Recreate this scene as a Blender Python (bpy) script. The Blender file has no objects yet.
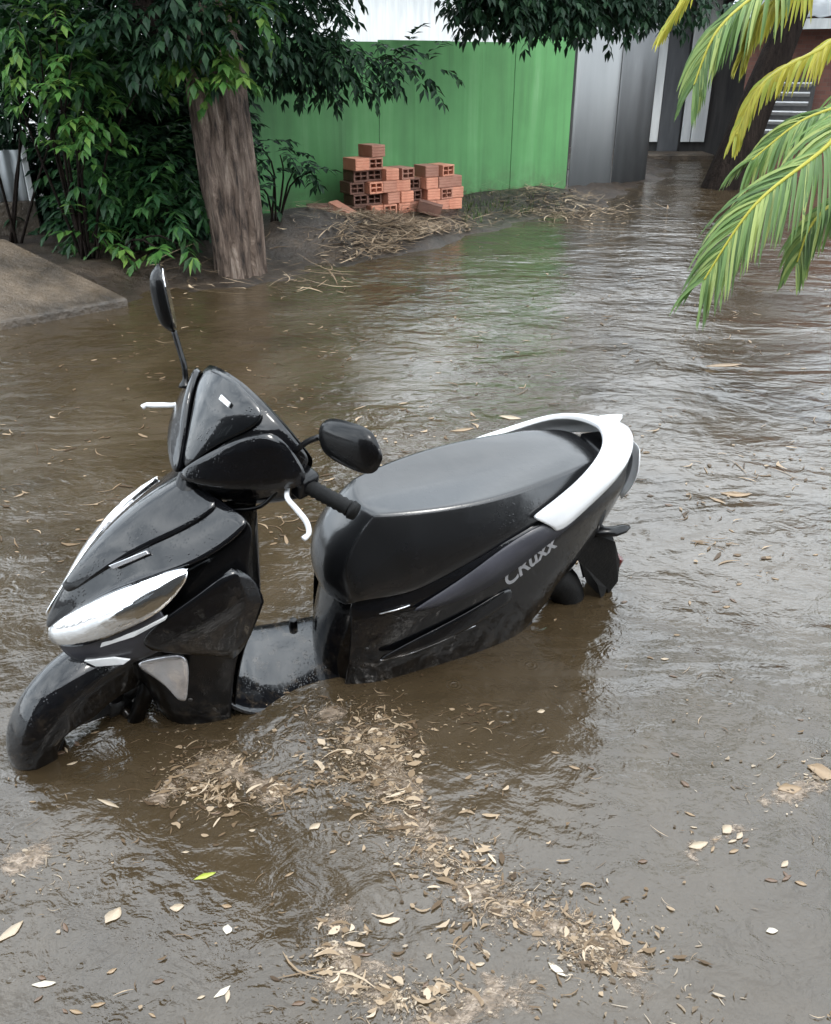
import bpy, bmesh, math, random
from mathutils import Vector, Matrix, noise
random.seed(7)
C = bpy.context.scene.collection
RAD = math.radians
scene = bpy.context.scene

# ------------------------------------------------------------------ camera (also used to measure the place)
CAM_H, CAM_PITCH, CAM_F, W, H = 1.58, RAD(27), 880.0, 831, 1024
cam_d = bpy.data.cameras.new('camera'); cam = bpy.data.objects.new('camera', cam_d); C.objects.link(cam)
cam.location = (0, 0, CAM_H); cam.rotation_euler = (RAD(90) - CAM_PITCH, 0, 0)
cam_d.sensor_fit = 'VERTICAL'; cam_d.sensor_height = 24; cam_d.lens = 24 * CAM_F / H
cam_d.clip_end = 2000; cam_d.clip_start = 0.05
scene.camera = cam

def ray(px, py):
    c, s = math.cos(CAM_PITCH), math.sin(CAM_PITCH)
    u, v = (px - W / 2) / CAM_F, (H / 2 - py) / CAM_F
    return Vector((u, c + v * s, -s + v * c))
def gp(px, py, z=0.0):                       # point of the level z seen at a pixel
    d = ray(px, py); t = (z - CAM_H) / d.z
    return Vector((d.x * t, d.y * t, z))
def at(px, py, Y):                           # point at distance Y seen at a pixel
    d = ray(px, py); t = Y / d.y
    return Vector((d.x * t, Y, CAM_H + d.z * t))

# ------------------------------------------------------------------ object helpers
def link(o, parent=None):
    C.objects.link(o)
    if parent is not None: o.parent = parent
    return o
def empty(name, loc=(0, 0, 0), rz=0.0):
    o = bpy.data.objects.new(name, None); o.empty_display_size = 0.1
    o.location = loc; o.rotation_euler = (0, 0, rz); return link(o)
def tag(o, label=None, cat=None, group=None, kind=None):
    if label: o['label'] = label
    if cat: o['category'] = cat
    if group: o['group'] = group
    if kind: o['kind'] = kind
    return o
def mesh(name, verts, faces, mat, parent=None, smooth=True, sub=0, bevel=0, solid=0, off=-1, crease=None):
    me = bpy.data.meshes.new(name)
    me.from_pydata([tuple(v) for v in verts], [], faces); me.validate(); me.update()
    if smooth:
        for p in me.polygons: p.use_smooth = True
    if mat: me.materials.append(mat)
    o = link(bpy.data.objects.new(name, me), parent)
    if solid:
        m = o.modifiers.new('solid', 'SOLIDIFY'); m.thickness = solid; m.offset = off
    if bevel:
        m = o.modifiers.new('bevel', 'BEVEL'); m.width = bevel; m.segments = 2; m.limit_method = 'ANGLE'
    if sub:
        m = o.modifiers.new('subsurf', 'SUBSURF'); m.levels = sub; m.render_levels = sub
    return o
class MB:
    def __init__(self): self.v = []; self.f = []
    def add(self, v, f):
        b = len(self.v); self.v += [Vector(p) for p in v]; self.f += [tuple(i + b for i in q) for q in f]; return self
    def box(self, c, s, rot=None):
        c = Vector(c); pts = []
        for x in (-.5, .5):
            for y in (-.5, .5):
                for z in (-.5, .5):
                    p = Vector((x * s[0], y * s[1], z * s[2]))
                    if rot is not None: p = rot @ p
                    pts.append(c + p)
        return self.add(pts, [(0, 1, 3, 2), (4, 6, 7, 5), (0, 4, 5, 1), (2, 3, 7, 6), (0, 2, 6, 4), (1, 5, 7, 3)])
    def tube(self, pts, r, n=10, cap=True, flat=1.0):
        pts = [Vector(p) for p in pts]; rs = r if isinstance(r, (list, tuple)) else [r] * len(pts)
        T = []
        for i in range(len(pts)):
            a = pts[max(i - 1, 0)]; b = pts[min(i + 1, len(pts) - 1)]; T.append((b - a).normalized())
        ref = Vector((0, 0, 1)) if abs(T[0].z) < .9 else Vector((1, 0, 0))
        N = T[0].cross(ref).normalized(); v = []
        for i, p in enumerate(pts):
            N = (N - T[i] * N.dot(T[i])).normalized(); B = T[i].cross(N)
            for k in range(n):
                a = 2 * math.pi * k / n
                v.append(p + N * math.cos(a) * rs[i] + B * math.sin(a) * rs[i] * flat)
        f = []
        for i in range(len(pts) - 1):
            for k in range(n):
                f.append((i * n + k, i * n + (k + 1) % n, (i + 1) * n + (k + 1) % n, (i + 1) * n + k))
        if cap:
            f.append(tuple(range(n - 1, -1, -1))); f.append(tuple((len(pts) - 1) * n + k for k in range(n)))
        return self.add(v, f)
    def grid(self, rows, close=False):
        n = len(rows[0]); v = [p for r in rows for p in r]; f = []
        for i in range(len(rows) - 1):
            for k in range(n - 1 if not close else n):
                k2 = (k + 1) % n
                f.append((i * n + k, (i + 1) * n + k, (i + 1) * n + k2, i * n + k2))
        return self.add(v, f)
    def build(self, name, mat, parent=None, **k): return mesh(name, self.v, self.f, mat, parent, **k)
def spline(pts, n):
    pts = [Vector(p) for p in pts]; out = []; m = len(pts) - 1
    for j in range(n):
        t = j / (n - 1) * m; i = min(int(t), m - 1); u = t - i
        p0 = pts[max(i - 1, 0)]; p1 = pts[i]; p2 = pts[i + 1]; p3 = pts[min(i + 2, m)]
        out.append(.5 * ((2 * p1) + (p2 - p0) * u + (2 * p0 - 5 * p1 + 4 * p2 - p3) * u * u + (3 * p1 - p0 - 3 * p2 + p3) * u ** 3))
    return out

# ------------------------------------------------------------------ materials
def new_mat(name):
    m = bpy.data.materials.new(name); m.use_nodes = True; nt = m.node_tree
    return m, nt, nt.nodes['Principled BSDF']
def nd(nt, t, **k):
    n = nt.nodes.new(t)
    for a, b in k.items(): setattr(n, a, b)
    return n
def coords(nt, scale=(1, 1, 1), kind='Object', rot=(0, 0, 0)):
    tc = nd(nt, 'ShaderNodeTexCoord'); mp = nd(nt, 'ShaderNodeMapping')
    mp.inputs['Scale'].default_value = scale; mp.inputs['Rotation'].default_value = rot
    nt.links.new(tc.outputs[kind], mp.inputs[0]); return mp.outputs[0]
def nse(nt, vec, scale, detail=6, rough=.6, dist=0):
    n = nd(nt, 'ShaderNodeTexNoise'); n.inputs['Scale'].default_value = scale; n.inputs['Detail'].default_value = detail
    n.inputs['Roughness'].default_value = rough; n.inputs['Distortion'].default_value = dist
    nt.links.new(vec, n.inputs['Vector']); return n.outputs['Fac']
def ramp(nt, fac, stops):
    r = nd(nt, 'ShaderNodeValToRGB'); e = r.color_ramp.elements
    while len(e) < len(stops): e.new(.5)
    for s, (p, c) in zip(e, stops):
        s.position = p; s.color = (c[0], c[1], c[2], 1) if not isinstance(c, (int, float)) else (c, c, c, 1)
    nt.links.new(fac, r.inputs[0]); return r.outputs[0]
def bump(nt, b, h, strength, dist=.01, prev=None):
    n = nd(nt, 'ShaderNodeBump'); n.inputs['Strength'].default_value = strength; n.inputs['Distance'].default_value = dist
    nt.links.new(h, n.inputs['Height'])
    if prev is not None: nt.links.new(prev, n.inputs['Normal'])
    if b is not None: nt.links.new(n.outputs[0], b.inputs['Normal'])
    return n.outputs[0]
def simple(name, c1, c2, rough=.5, scale=8, bmp=0, bscale=60, metallic=0, coat=0, spec=.5, stretch=(1, 1, 1), roughvar=0, bdist=.004):
    m, nt, b = new_mat(name)
    v = coords(nt, stretch)
    nt.links.new(ramp(nt, nse(nt, v, scale), [(.3, c1), (.7, c2)]), b.inputs['Base Color'])
    b.inputs['Roughness'].default_value = rough; b.inputs['Metallic'].default_value = metallic
    b.inputs['Coat Weight'].default_value = coat; b.inputs['Coat Roughness'].default_value = .04
    b.inputs['Specular IOR Level'].default_value = spec
    if roughvar:
        nt.links.new(ramp(nt, nse(nt, v, scale * 2.3), [(.3, max(rough - roughvar, .03)), (.7, rough + roughvar)]), b.inputs['Roughness'])
    if bmp: bump(nt, b, nse(nt, v, bscale, 4), bmp, bdist)
    return m
def wet(name, c, rough=.45, coat=.7, beads=.25, film=.05, spec=.12):
    # dark moulded plastic under a film of rain: beads of water, dust and a dried mud line low down
    m, nt, b = new_mat(name); v = coords(nt)
    geo = nd(nt, 'ShaderNodeSeparateXYZ'); nt.links.new(v, geo.inputs[0])
    zz = nd(nt, 'ShaderNodeMapRange'); zz.inputs['From Min'].default_value = .52; zz.inputs['From Max'].default_value = .30; nt.links.new(geo.outputs[2], zz.inputs[0])
    mud = nd(nt, 'ShaderNodeMath', operation='MULTIPLY'); nt.links.new(zz.outputs[0], mud.inputs[0]); nt.links.new(ramp(nt, nse(nt, v, 26, 8, .7), [(.5, 0), (.72, .55)]), mud.inputs[1])
    mx = nd(nt, 'ShaderNodeMix', data_type='RGBA'); nt.links.new(mud.outputs[0], mx.inputs[0])
    nt.links.new(ramp(nt, nse(nt, v, 9, 8, .65), [(.5, c), (.85, tuple(a * 1.8 for a in c))]), mx.inputs[6]); mx.inputs[7].default_value = (.06, .045, .03, 1)
    nt.links.new(mx.outputs[2], b.inputs['Base Color'])
    b.inputs['Roughness'].default_value = rough; b.inputs['Specular IOR Level'].default_value = spec
    b.inputs['Coat Weight'].default_value = coat
    nt.links.new(ramp(nt, nse(nt, v, 12, 6), [(.35, film), (.75, film + .12)]), b.inputs['Coat Roughness'])
    vo = nd(nt, 'ShaderNodeTexVoronoi'); vo.inputs['Scale'].default_value = 150; nt.links.new(v, vo.inputs['Vector'])
    h = ramp(nt, vo.outputs['Distance'], [(.0, 1), (.36, 0)]); gate = ramp(nt, nse(nt, v, 20, 3), [(.47, 0), (.6, 1)])
    mu = nd(nt, 'ShaderNodeMath', operation='MULTIPLY'); nt.links.new(h, mu.inputs[0]); nt.links.new(gate, mu.inputs[1])
    n1 = bump(nt, None, nse(nt, v, 13, 3), .16, .005)
    n2 = bump(nt, b, mu.outputs[0], beads, .002, n1); nt.links.new(n2, b.inputs['Coat Normal'])
    return m
M = {}
M['gloss'] = wet('black_gloss', (.0018, .0019, .0026), .5, .9, .35, .035, .04)
M['matte'] = wet('black_plastic', (.0022, .0022, .0026), .55, .45, .3, .10, .06)
M['grey'] = wet('grey_plastic', (.028, .028, .034), .45, .45, .25, .12, .2)
M['seat'] = wet('seat_vinyl', (.0024, .0026, .0032), .5, 1.0, .16, .12, .15)
M['seat'].node_tree.nodes['Principled BSDF'].inputs['Coat IOR'].default_value = 1.52
M['visor'] = wet('smoked_visor', (.002, .0024, .003), .3, 1.0, .3, .03)
M['white'] = simple('white_plastic', (.50, .51, .52), (.62, .62, .62), .3, 7, .05, 40, coat=.5)
M['lens'] = simple('lamp_lens', (.35, .36, .38), (.86, .87, .88), .14, 10, .35, 45, metallic=.85, coat=1.0)
M['chrome'] = simple('bright_trim', (.45, .45, .47), (.75, .75, .77), .16, 18, .35, 24, metallic=.8)
M['mirror'] = simple('mirror_glass', (.6, .61, .63), (.66, .67, .69), .05, 10, .12, 60, metallic=1)
M['rubber'] = simple('tyre_rubber', (.004, .004, .004), (.009, .0085, .008), .6, 20, .4, 90, spec=.15)
M['steel'] = simple('dull_steel', (.03, .03, .03), (.07, .066, .062), .4, 20, .2, 60, metallic=.6)
M['redlens'] = simple('red_reflector', (.04, .006, .005), (.07, .009, .008), .25, 30, coat=.6)
M['letter'] = simple('silver_letters', (.2, .2, .21), (.3, .3, .31), .35, 30, metallic=.3)

def reflector():
    m, nt, b = new_mat('lamp_reflector'); v = coords(nt)
    b.inputs['Base Color'].default_value = (.86, .87, .88, 1); b.inputs['Metallic'].default_value = 1; b.inputs['Roughness'].default_value = .09
    vo = nd(nt, 'ShaderNodeTexVoronoi'); vo.inputs['Scale'].default_value = 26; nt.links.new(v, vo.inputs['Vector'])
    n1 = bump(nt, None, vo.outputs['Distance'], .05, .03); bump(nt, b, nse(nt, v, 7, 1), .2, .03, n1); return m
M['lens'] = reflector()
def clear_cover():
    m, nt, b = new_mat('clear_cover'); fr = nd(nt, 'ShaderNodeFresnel'); fr.inputs[0].default_value = 1.5
    gl = nd(nt, 'ShaderNodeBsdfGlossy'); gl.inputs['Roughness'].default_value = .03; tp = nd(nt, 'ShaderNodeBsdfTransparent'); tp.inputs[0].default_value = (.93, .94, .95, 1)
    ms = nd(nt, 'ShaderNodeMixShader'); nt.links.new(fr.outputs[0], ms.inputs[0]); nt.links.new(tp.outputs[0], ms.inputs[1]); nt.links.new(gl.outputs[0], ms.inputs[2])
    nt.links.new(ms.outputs[0], nt.nodes['Material Output'].inputs[0]); return m
M['clear'] = clear_cover()

def leaf_mat(name, c1, c2, c3, trans=.3, rough=.4):
    m, nt, b = new_mat(name)
    g = nd(nt, 'ShaderNodeNewGeometry')
    col = ramp(nt, g.outputs['Random Per Island'], [(0, c1), (.55, c2), (1, c3)])
    nt.links.new(col, b.inputs['Base Color']); b.inputs['Roughness'].default_value = rough; b.inputs['Specular IOR Level'].default_value = .22
    tr = nd(nt, 'ShaderNodeBsdfTranslucent'); nt.links.new(col, tr.inputs[0])
    mx = nd(nt, 'ShaderNodeMixShader'); mx.inputs[0].default_value = trans
    nt.links.new(b.outputs[0], mx.inputs[1]); nt.links.new(tr.outputs[0], mx.inputs[2])
    nt.links.new(mx.outputs[0], nt.nodes['Material Output'].inputs[0]); return m
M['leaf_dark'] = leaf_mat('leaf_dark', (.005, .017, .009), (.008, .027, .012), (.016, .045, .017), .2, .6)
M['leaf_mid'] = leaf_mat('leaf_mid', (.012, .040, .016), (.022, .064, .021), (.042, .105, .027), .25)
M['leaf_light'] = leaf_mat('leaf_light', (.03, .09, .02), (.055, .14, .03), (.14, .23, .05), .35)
M['palm_green'] = leaf_mat('palm_green', (.06, .11, .035), (.12, .20, .06), (.27, .32, .10), .35, .33)
M['palm_yellow'] = leaf_mat('palm_yellow', (.26, .24, .035), (.40, .37, .055), (.24, .30, .06), .35, .4)
M['straw'] = leaf_mat('straw', (.045, .028, .015), (.12, .08, .045), (.30, .225, .15), .1, .5)
M['dead_leaf'] = leaf_mat('dead_leaf', (.05, .035, .022), (.14, .105, .07), (.33, .27, .20), .1, .45)
M['grass'] = leaf_mat('grass', (.03, .06, .015), (.06, .10, .03), (.14, .13, .06), .2, .5)

def bark():
    m, nt, b = new_mat('bark'); v = coords(nt, (5, 5, .95))
    f = nse(nt, v, 3.5, 10, .7, .6)
    nt.links.new(ramp(nt, f, [(.36, (.010, .007, .005)), (.46, (.07, .048, .036)), (.57, (.15, .11, .085)), (.70, (.31, .255, .21))]), b.inputs['Base Color'])
    b.inputs['Roughness'].default_value = .65
    b.inputs['Specular IOR Level'].default_value = .3; bump(nt, b, f, 1.0, .09); return m
M['bark'] = bark()
M['twig'] = leaf_mat('twig', (.05, .033, .020), (.19, .135, .085), (.36, .28, .19), .05, .55)
M['bark_dark'] = simple('dark_bark', (.006, .0045, .004), (.022, .016, .013), .9, spec=.08, scale=5, bmp=.9, bscale=14, stretch=(4, 4, .5), bdist=.04)

def green_paint():
    m, nt, b = new_mat('green_paint'); v = coords(nt, (2.2, 2.2, .16))
    f = nse(nt, v, 2.0, 7, .6, .3); v2 = coords(nt); g = nse(nt, v2, 1.1, 5)
    a = ramp(nt, f, [(.34, (.074, .205, .072)), (.55, (.093, .262, .092)), (.68, (.125, .30, .122)), (.8, (.20, .38, .19))])
    d = ramp(nt, g, [(.3, .8), (.7, 1.05)])
    mx = nd(nt, 'ShaderNodeMix', data_type='RGBA', blend_type='MULTIPLY'); mx.inputs[0].default_value = 1
    nt.links.new(a, mx.inputs[6]); nt.links.new(d, mx.inputs[7])
    zs = nd(nt, 'ShaderNodeSeparateXYZ'); nt.links.new(v2, zs.inputs[0]); zr = nd(nt, 'ShaderNodeMapRange'); zr.inputs['From Min'].default_value = .5; zr.inputs['From Max'].default_value = .05; nt.links.new(zs.outputs[2], zr.inputs[0])
    sp_ = nd(nt, 'ShaderNodeMath', operation='MULTIPLY'); nt.links.new(zr.outputs[0], sp_.inputs[0]); nt.links.new(ramp(nt, nse(nt, v2, 5, 9, .7), [(.4, .1), (.7, 1)]), sp_.inputs[1])
    rs = ramp(nt, nse(nt, coords(nt, (3, 3, .5)), 3.1, 8, .7, .5), [(.68, 0), (.78, .7)]); mx2 = nd(nt, 'ShaderNodeMix', data_type='RGBA'); nt.links.new(sp_.outputs[0], mx2.inputs[0]); nt.links.new(mx.outputs[2], mx2.inputs[6]); mx2.inputs[7].default_value = (.06, .05, .035, 1)
    mx3 = nd(nt, 'ShaderNodeMix', data_type='RGBA'); nt.links.new(rs, mx3.inputs[0]); nt.links.new(mx2.outputs[2], mx3.inputs[6]); mx3.inputs[7].default_value = (.045, .10, .045, 1)
    nt.links.new(mx3.outputs[2], b.inputs['Base Color'])
    nt.links.new(ramp(nt, f, [(.3, .45), (.7, .65)]), b.inputs['Roughness']); b.inputs['Specular IOR Level'].default_value = .25
    bump(nt, b, nse(nt, coords(nt, (1, 1, .4)), 3, 3), .2, .02); return m
M['green'] = green_paint()
M['sheet_grey'] = simple('grey_sheet', (.13, .137, .14), (.18, .188, .19), .55, 1.2, .15, 6, metallic=0, stretch=(1.5, 1.5, .25), bdist=.02)
M['dark_wood'] = simple('dark_boards', (.022, .022, .024), (.055, .053, .05), .6, 3, .5, 18, stretch=(4, 4, .4))
M['white_board'] = simple('white_boards', (.42, .43, .43), (.62, .63, .62), .5, 3, .1, 20, stretch=(3, 3, .3))
M['fence_white'] = simple('weathered_white_sheet', (.26, .28, .29), (.44, .46, .47), .5, 4, .2, 12, stretch=(3, 3, .5))
def per_brick(m):
    nt = m.node_tree; b = nt.nodes['Principled BSDF']; src = b.inputs['Base Color'].links[0].from_socket; oi = nd(nt, 'ShaderNodeObjectInfo')
    mx = nd(nt, 'ShaderNodeMix', data_type='RGBA', blend_type='MULTIPLY'); mx.inputs[0].default_value = 1; nt.links.new(src, mx.inputs[6])
    nt.links.new(ramp(nt, oi.outputs['Random'], [(0, (.55, .6, .65)), (.5, (.9, .9, .9)), (1, (1.1, 1.05, 1.0))]), mx.inputs[7]); nt.links.new(mx.outputs[2], b.inputs['Base Color']); return m
M['clay'] = simple('clay', (.46, .18, .11), (.62, .29, .19), .75, 9, .5, 70)
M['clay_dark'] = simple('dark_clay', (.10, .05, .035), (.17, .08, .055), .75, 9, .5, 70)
M['brickwall'] = None
M['roof'] = simple('pale_roof_tin', (.42, .44, .46), (.6, .62, .64), .4, 3, .2, 12)
M['concrete'] = simple('wet_concrete', (.022, .017, .012), (.105, .080, .056), .5, 3, .8, 26, roughvar=.15, bdist=.02)

def brick_mat():
    m, nt, b = new_mat('brick_wall'); v = coords(nt, (1, 1, 1), rot=(RAD(90), 0, 0))
    br = nd(nt, 'ShaderNodeTexBrick'); nt.links.new(v, br.inputs[0])
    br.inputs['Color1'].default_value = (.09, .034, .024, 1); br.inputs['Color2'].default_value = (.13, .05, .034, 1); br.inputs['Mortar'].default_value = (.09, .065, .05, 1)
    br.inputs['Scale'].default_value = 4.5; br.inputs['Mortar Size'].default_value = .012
    nt.links.new(br.outputs[0], b.inputs['Base Color']); b.inputs['Roughness'].default_value = .75
    bump(nt, b, br.outputs['Fac'], -.4, .01); return m
M['brickwall'] = brick_mat()

def soil():
    m, nt, b = new_mat('wet_soil'); v = coords(nt)
    f = nse(nt, v, 3, 10, .7); g = nse(nt, v, .7, 4)
    a = ramp(nt, f, [(.3, (.010, .007, .005)), (.55, (.030, .021, .014)), (.75, (.085, .062, .042))])
    nt.links.new(a, b.inputs['Base Color'])
    nt.links.new(ramp(nt, g, [(.35, .25), (.65, .75)]), b.inputs['Roughness'])
    bump(nt, b, nse(nt, v, 14, 8, .7), .8, .04); return m
M['soil'] = soil()

def water():
    m, nt, b = new_mat('muddy_water')
    v = coords(nt, (1, 1, 1))
    mud = nse(nt, coords(nt, (1, .75, 1)), 1.1, 9, .62, .8)
    silt = nse(nt, coords(nt, (1.0, 1.5, 1)), 9, 8, .7, 1.2)
    c1 = ramp(nt, mud, [(.32, (.022, .015, .0075)), (.52, (.040, .0285, .0160)), (.72, (.058, .044, .029))])
    c2 = ramp(nt, silt, [(.6, 0), (.8, .8)])
    mx = nd(nt, 'ShaderNodeMix', data_type='RGBA'); nt.links.new(c2, mx.inputs[0]); nt.links.new(c1, mx.inputs[6]); mx.inputs[7].default_value = (.06, .046, .032, 1)
    nt.links.new(mx.outputs[2], b.inputs['Base Color'])
    b.inputs['IOR'].default_value = 1.55; b.inputs['Specular IOR Level'].default_value = .5
    nt.links.new(ramp(nt, silt, [(.4, .03), (.75, .09)]), b.inputs['Roughness'])
    # current, wind chop in patches, and the rings and specks of the rain
    w1 = nse(nt, coords(nt, (.9, 1.2, 1), rot=(0, 0, RAD(24))), 2.6, 4, .5, .5)
    w2 = nse(nt, coords(nt, (1, 1.2, 1), rot=(0, 0, RAD(20))), 9, 4, .54, .6)
    w3 = nse(nt, coords(nt, (1, 1.3, 1)), 55, 3, .6, .3)
    patch = ramp(nt, nse(nt, coords(nt, (.7, 1.3, 1)), .9, 4, .55, .6), [(.34, .25), (.6, 1)])
    def mul(a, c):
        q = nd(nt, 'ShaderNodeMath', operation='MULTIPLY'); nt.links.new(a, q.inputs[0])
        if isinstance(c, float): q.inputs[1].default_value = c
        else: nt.links.new(c, q.inputs[1])
        return q.outputs[0]
    n = bump(nt, None, mul(w1, patch), .34, .10); n = bump(nt, None, mul(w2, patch), .5, .027, n); n = bump(nt, None, w3, .28, .005, n)
    for scale, freq, lo in ((3.1, 95.0, .5), (7.7, 75.0, .5), (17.0, 40.0, .6)):
        vo = nd(nt, 'ShaderNodeTexVoronoi'); vo.inputs['Scale'].default_value = scale; nt.links.new(v, vo.inputs['Vector'])
        sn = nd(nt, 'ShaderNodeMath', operation='SINE'); nt.links.new(mul(vo.outputs['Distance'], freq), sn.inputs[0])
        env = ramp(nt, vo.outputs['Distance'], [(.04, 1), (.24, 0)])
        sp = nd(nt, 'ShaderNodeSeparateColor'); nt.links.new(vo.outputs['Color'], sp.inputs[0])
        gt = nd(nt, 'ShaderNodeMath', operation='GREATER_THAN'); gt.inputs[1].default_value = lo; nt.links.new(sp.outputs[0], gt.inputs[0])
        n = bump(nt, None, mul(mul(sn.outputs[0], env), gt.outputs[0]), .35, .003, n)
    nt.links.new(n, b.inputs['Normal'])
    return m
M['water'] = water()

# ------------------------------------------------------------------ terrain and water
SHORE = [gp(-260, 372), gp(0, 322), gp(128, 306), gp(190, 290), gp(262, 280), gp(352, 262), gp(462, 233), gp(600, 202), gp(640, 187), gp(668, 176), gp(662, 164)]
SHORE = [(p.x, p.y) for p in SHORE] + [(5.2, 24), (5.4, 60)]
def shore_dist(x, y):                        # > 0 on the bank
    best = 1e9; sg = 1
    for (ax, ay), (bx, by) in zip(SHORE, SHORE[1:]):
        dx, dy = bx - ax, by - ay; t = max(0, min(1, ((x - ax) * dx + (y - ay) * dy) / (dx * dx + dy * dy)))
        qx, qy = ax + t * dx - x, ay + t * dy - y; d = math.hypot(qx, qy)
        if d < best - 1e-9: best = d; sg = 1 if dx * (y - ay) - dy * (x - ax) > 0 else -1
    return best * sg
def sstep(a, b, x):
    t = max(0, min(1, (x - a) / (b - a))); return t * t * (3 - 2 * t)
def ground_h(x, y):
    d = shore_dist(x, y)
    n = noise.noise(Vector((x * 1.7, y * 1.7, 0))) * .6 + noise.noise(Vector((x * 4.3, y * 4.3, 3))) * .4
    d += n * .28
    h = -.27 + .27 * sstep(-.9, 0, d) + .15 * sstep(0, .9, d)
    if d > -.3: h += n * .03
    # mound of earth and rubbish in front of the bricks, dark hump at the foot of the wall by the tree
    for (px, py, hh, r) in ((400, 232, .10, .55), (300, 235, .20, .45), (560, 196, .07, .6)):
        q = gp(px, py, .1); h += hh * math.exp(-((x - q.x) ** 2 + (y - q.y) ** 2) / (r * r))
    return h
def axis(lo, hi, fine_lo, fine_hi, fs, cs):
    a = []; x = lo
    while x < hi:
        a.append(x); x += fs if fine_lo <= x < fine_hi else cs
    a.append(hi); return a
xs = axis(-120, 120, -6, 7, .13, 3.0); ys = axis(-30, 160, 4.5, 17, .13, 3.0)
gv = [(x, y, ground_h(x, y)) for y in ys for x in xs]; nx = len(xs)
gf = [(j * nx + i, j * nx + i + 1, (j + 1) * nx + i + 1, (j + 1) * nx + i) for j in range(len(ys) - 1) for i in range(nx - 1)]
tag(mesh('ground', gv, gf, M['soil']), 'wet brown earth bank rising out of the flood', None, None, 'structure')
tag(mesh('flood_water', [(-119, -29, 0), (119, -29, 0), (119, 159, 0), (-119, 159, 0)], [(0, 1, 2, 3)], M['water'], smooth=False),
    'muddy brown rain-dimpled floodwater covering the street', None, None, 'structure')

# ------------------------------------------------------------------ green wall, sheets, sheds
ZB = .12
A0, A1 = gp(272, 216, ZB), gp(565, 188, ZB)
wd = (A1 - A0); wd.z = 0; WL = wd.length; wd.normalize(); wn = Vector((wd.y, -wd.x, 0))   # wn faces the camera
wall_rz = math.atan2(wd.y, wd.x)
gw = tag(empty('green_wall', A0 - wd * 1.5 - Vector((0, 0, .12)), wall_rz), 'tall green painted sheet fence with pale rain streaks behind the brick pile', 'wall')
total = WL + 1.5; npan = 6; pw = total / npan
for i in range(npan):
    m = MB(); x0 = i * pw + .002; x1 = (i + 1) * pw - .002; n = 26; rows = [[], []]
    for k in range(n + 1):
        x = x0 + (x1 - x0) * k / n
        yy = -.004 if k == 13 else 0.0
        yy += .012 * noise.noise(Vector((x * 1.3, 0, 1)))
        rows[0].append((x, yy - (.006 if i % 2 else 0), -.2)); rows[1].append((x, yy - (.006 if i % 2 else 0), (1.80 if i < npan - 1 else 1.95) + .012 * math.sin(i * 2.3)))
    m.grid(rows); m.build('panel', M['green'], gw, smooth=False, solid=.012, off=0)
m = MB()
m.box((total / 2, .04, 1.66), (total, .05, .05)); m.box((total / 2, .04, .25), (total, .05, .05)); m.build('rail', M['dark_wood'], gw, smooth=False)
for x in (0.03, total * .25, total * .5, total * .75, total - .05):
    MB().box((x, .1, .75), (.07, .07, 2.0)).build('post', M['dark_wood'], gw, smooth=False)

G0, G1 = gp(567, 187, .1), gp(645, 177, .05)
gd = G1 - G0; gd.z = 0; GL = gd.length; gd.normalize(); grz = math.atan2(gd.y, gd.x)
gate = tag(empty('metal_gate', G0 - Vector((0, 0, .1)), grz), 'plain grey metal sheet gate standing right of the green fence', 'gate')
def corr(m, x0, x1, z0, z1, amp, wl, y=0):
    n = int((x1 - x0) / wl * 6); m.grid([[(x0 + (x1 - x0) * k / n, y + amp * math.sin(2 * math.pi * (x1 - x0) * k / n / wl), z) for k in range(n + 1)] for z in (z0, z1)])
gh = 2.0
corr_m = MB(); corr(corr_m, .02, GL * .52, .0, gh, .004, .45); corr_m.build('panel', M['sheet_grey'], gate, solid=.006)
corr_m = MB(); corr(corr_m, GL * .52 + .03, GL, .0, gh + .35, .005, .3); tag(corr_m.build('panel', simple('shaded_sheet', (.05, .053, .055), (.10, .105, .108), .55, 1.4, .15, 6, stretch=(1.5, 1.5, .3)), gate, solid=.006), 'gate panel coloured darker for the shade along the sheet')  # shade deepening along the gate is put into this panel's colour
for x in (.0, GL * .52 + .01, GL + .03): MB().box((x, .05, gh / 2 + .1), (.05, .05, gh + .3)).build('post', M['dark_wood'], gate, smooth=False)

# open shed far behind the gate: dark boards with pale planks, a step and a low roof
sb = at(672, 158, 18.0)
shed = tag(empty('timber_shed', (sb.x, 18.0, 0)), 'dark timber shed with tall pale planks and a low step behind the gate', 'shed')
def sx(px, Y=18.0): return at(px, 100, Y).x - sb.x
MB().box(((sx(560) + sx(830)) / 2, .3, 1.5), (sx(830) - sx(560), .12, 3.0)).build('wall', M['dark_wood'], shed, smooth=False)
for (a, b, z1) in ((650, 664, 2.7), (688, 697, 2.9), (698, 712, 2.85)):
    MB().box(((sx(a) + sx(b)) / 2, .16, .15 + z1 / 2), (sx(b) - sx(a), .05, z1 - .2)).build('plank', M['white_board'], shed, smooth=False, bevel=.006)
MB().box(((sx(664) + sx(686)) / 2, .17, 1.4), (sx(686) - sx(664) - .02, .04, 2.7)).build('door', simple('slate_door', (.05, .053, .058), (.08, .083, .088), .5, 4, .2, 20, stretch=(3, 3, .4)), shed, smooth=False)
MB().box(((sx(640) + sx(712)) / 2, -.25, -.02), (sx(712) - sx(640), .75, .22)).build('step', M['concrete'], shed, smooth=False, bevel=.02)
m = MB(); m.grid([[(sx(540), -.9, 2.75), (sx(835), -.9, 2.75)], [(sx(540), 2.2, 3.3), (sx(835), 2.2, 3.3)]]); m.build('roof', M['dark_wood'], shed, smooth=False, solid=.06)
MB().box(((sx(560) + sx(722)) / 2, 1.8, 1.5), (sx(722) - sx(560), .12, 3.2)).build('wall', M['dark_wood'], shed, smooth=False)

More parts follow.
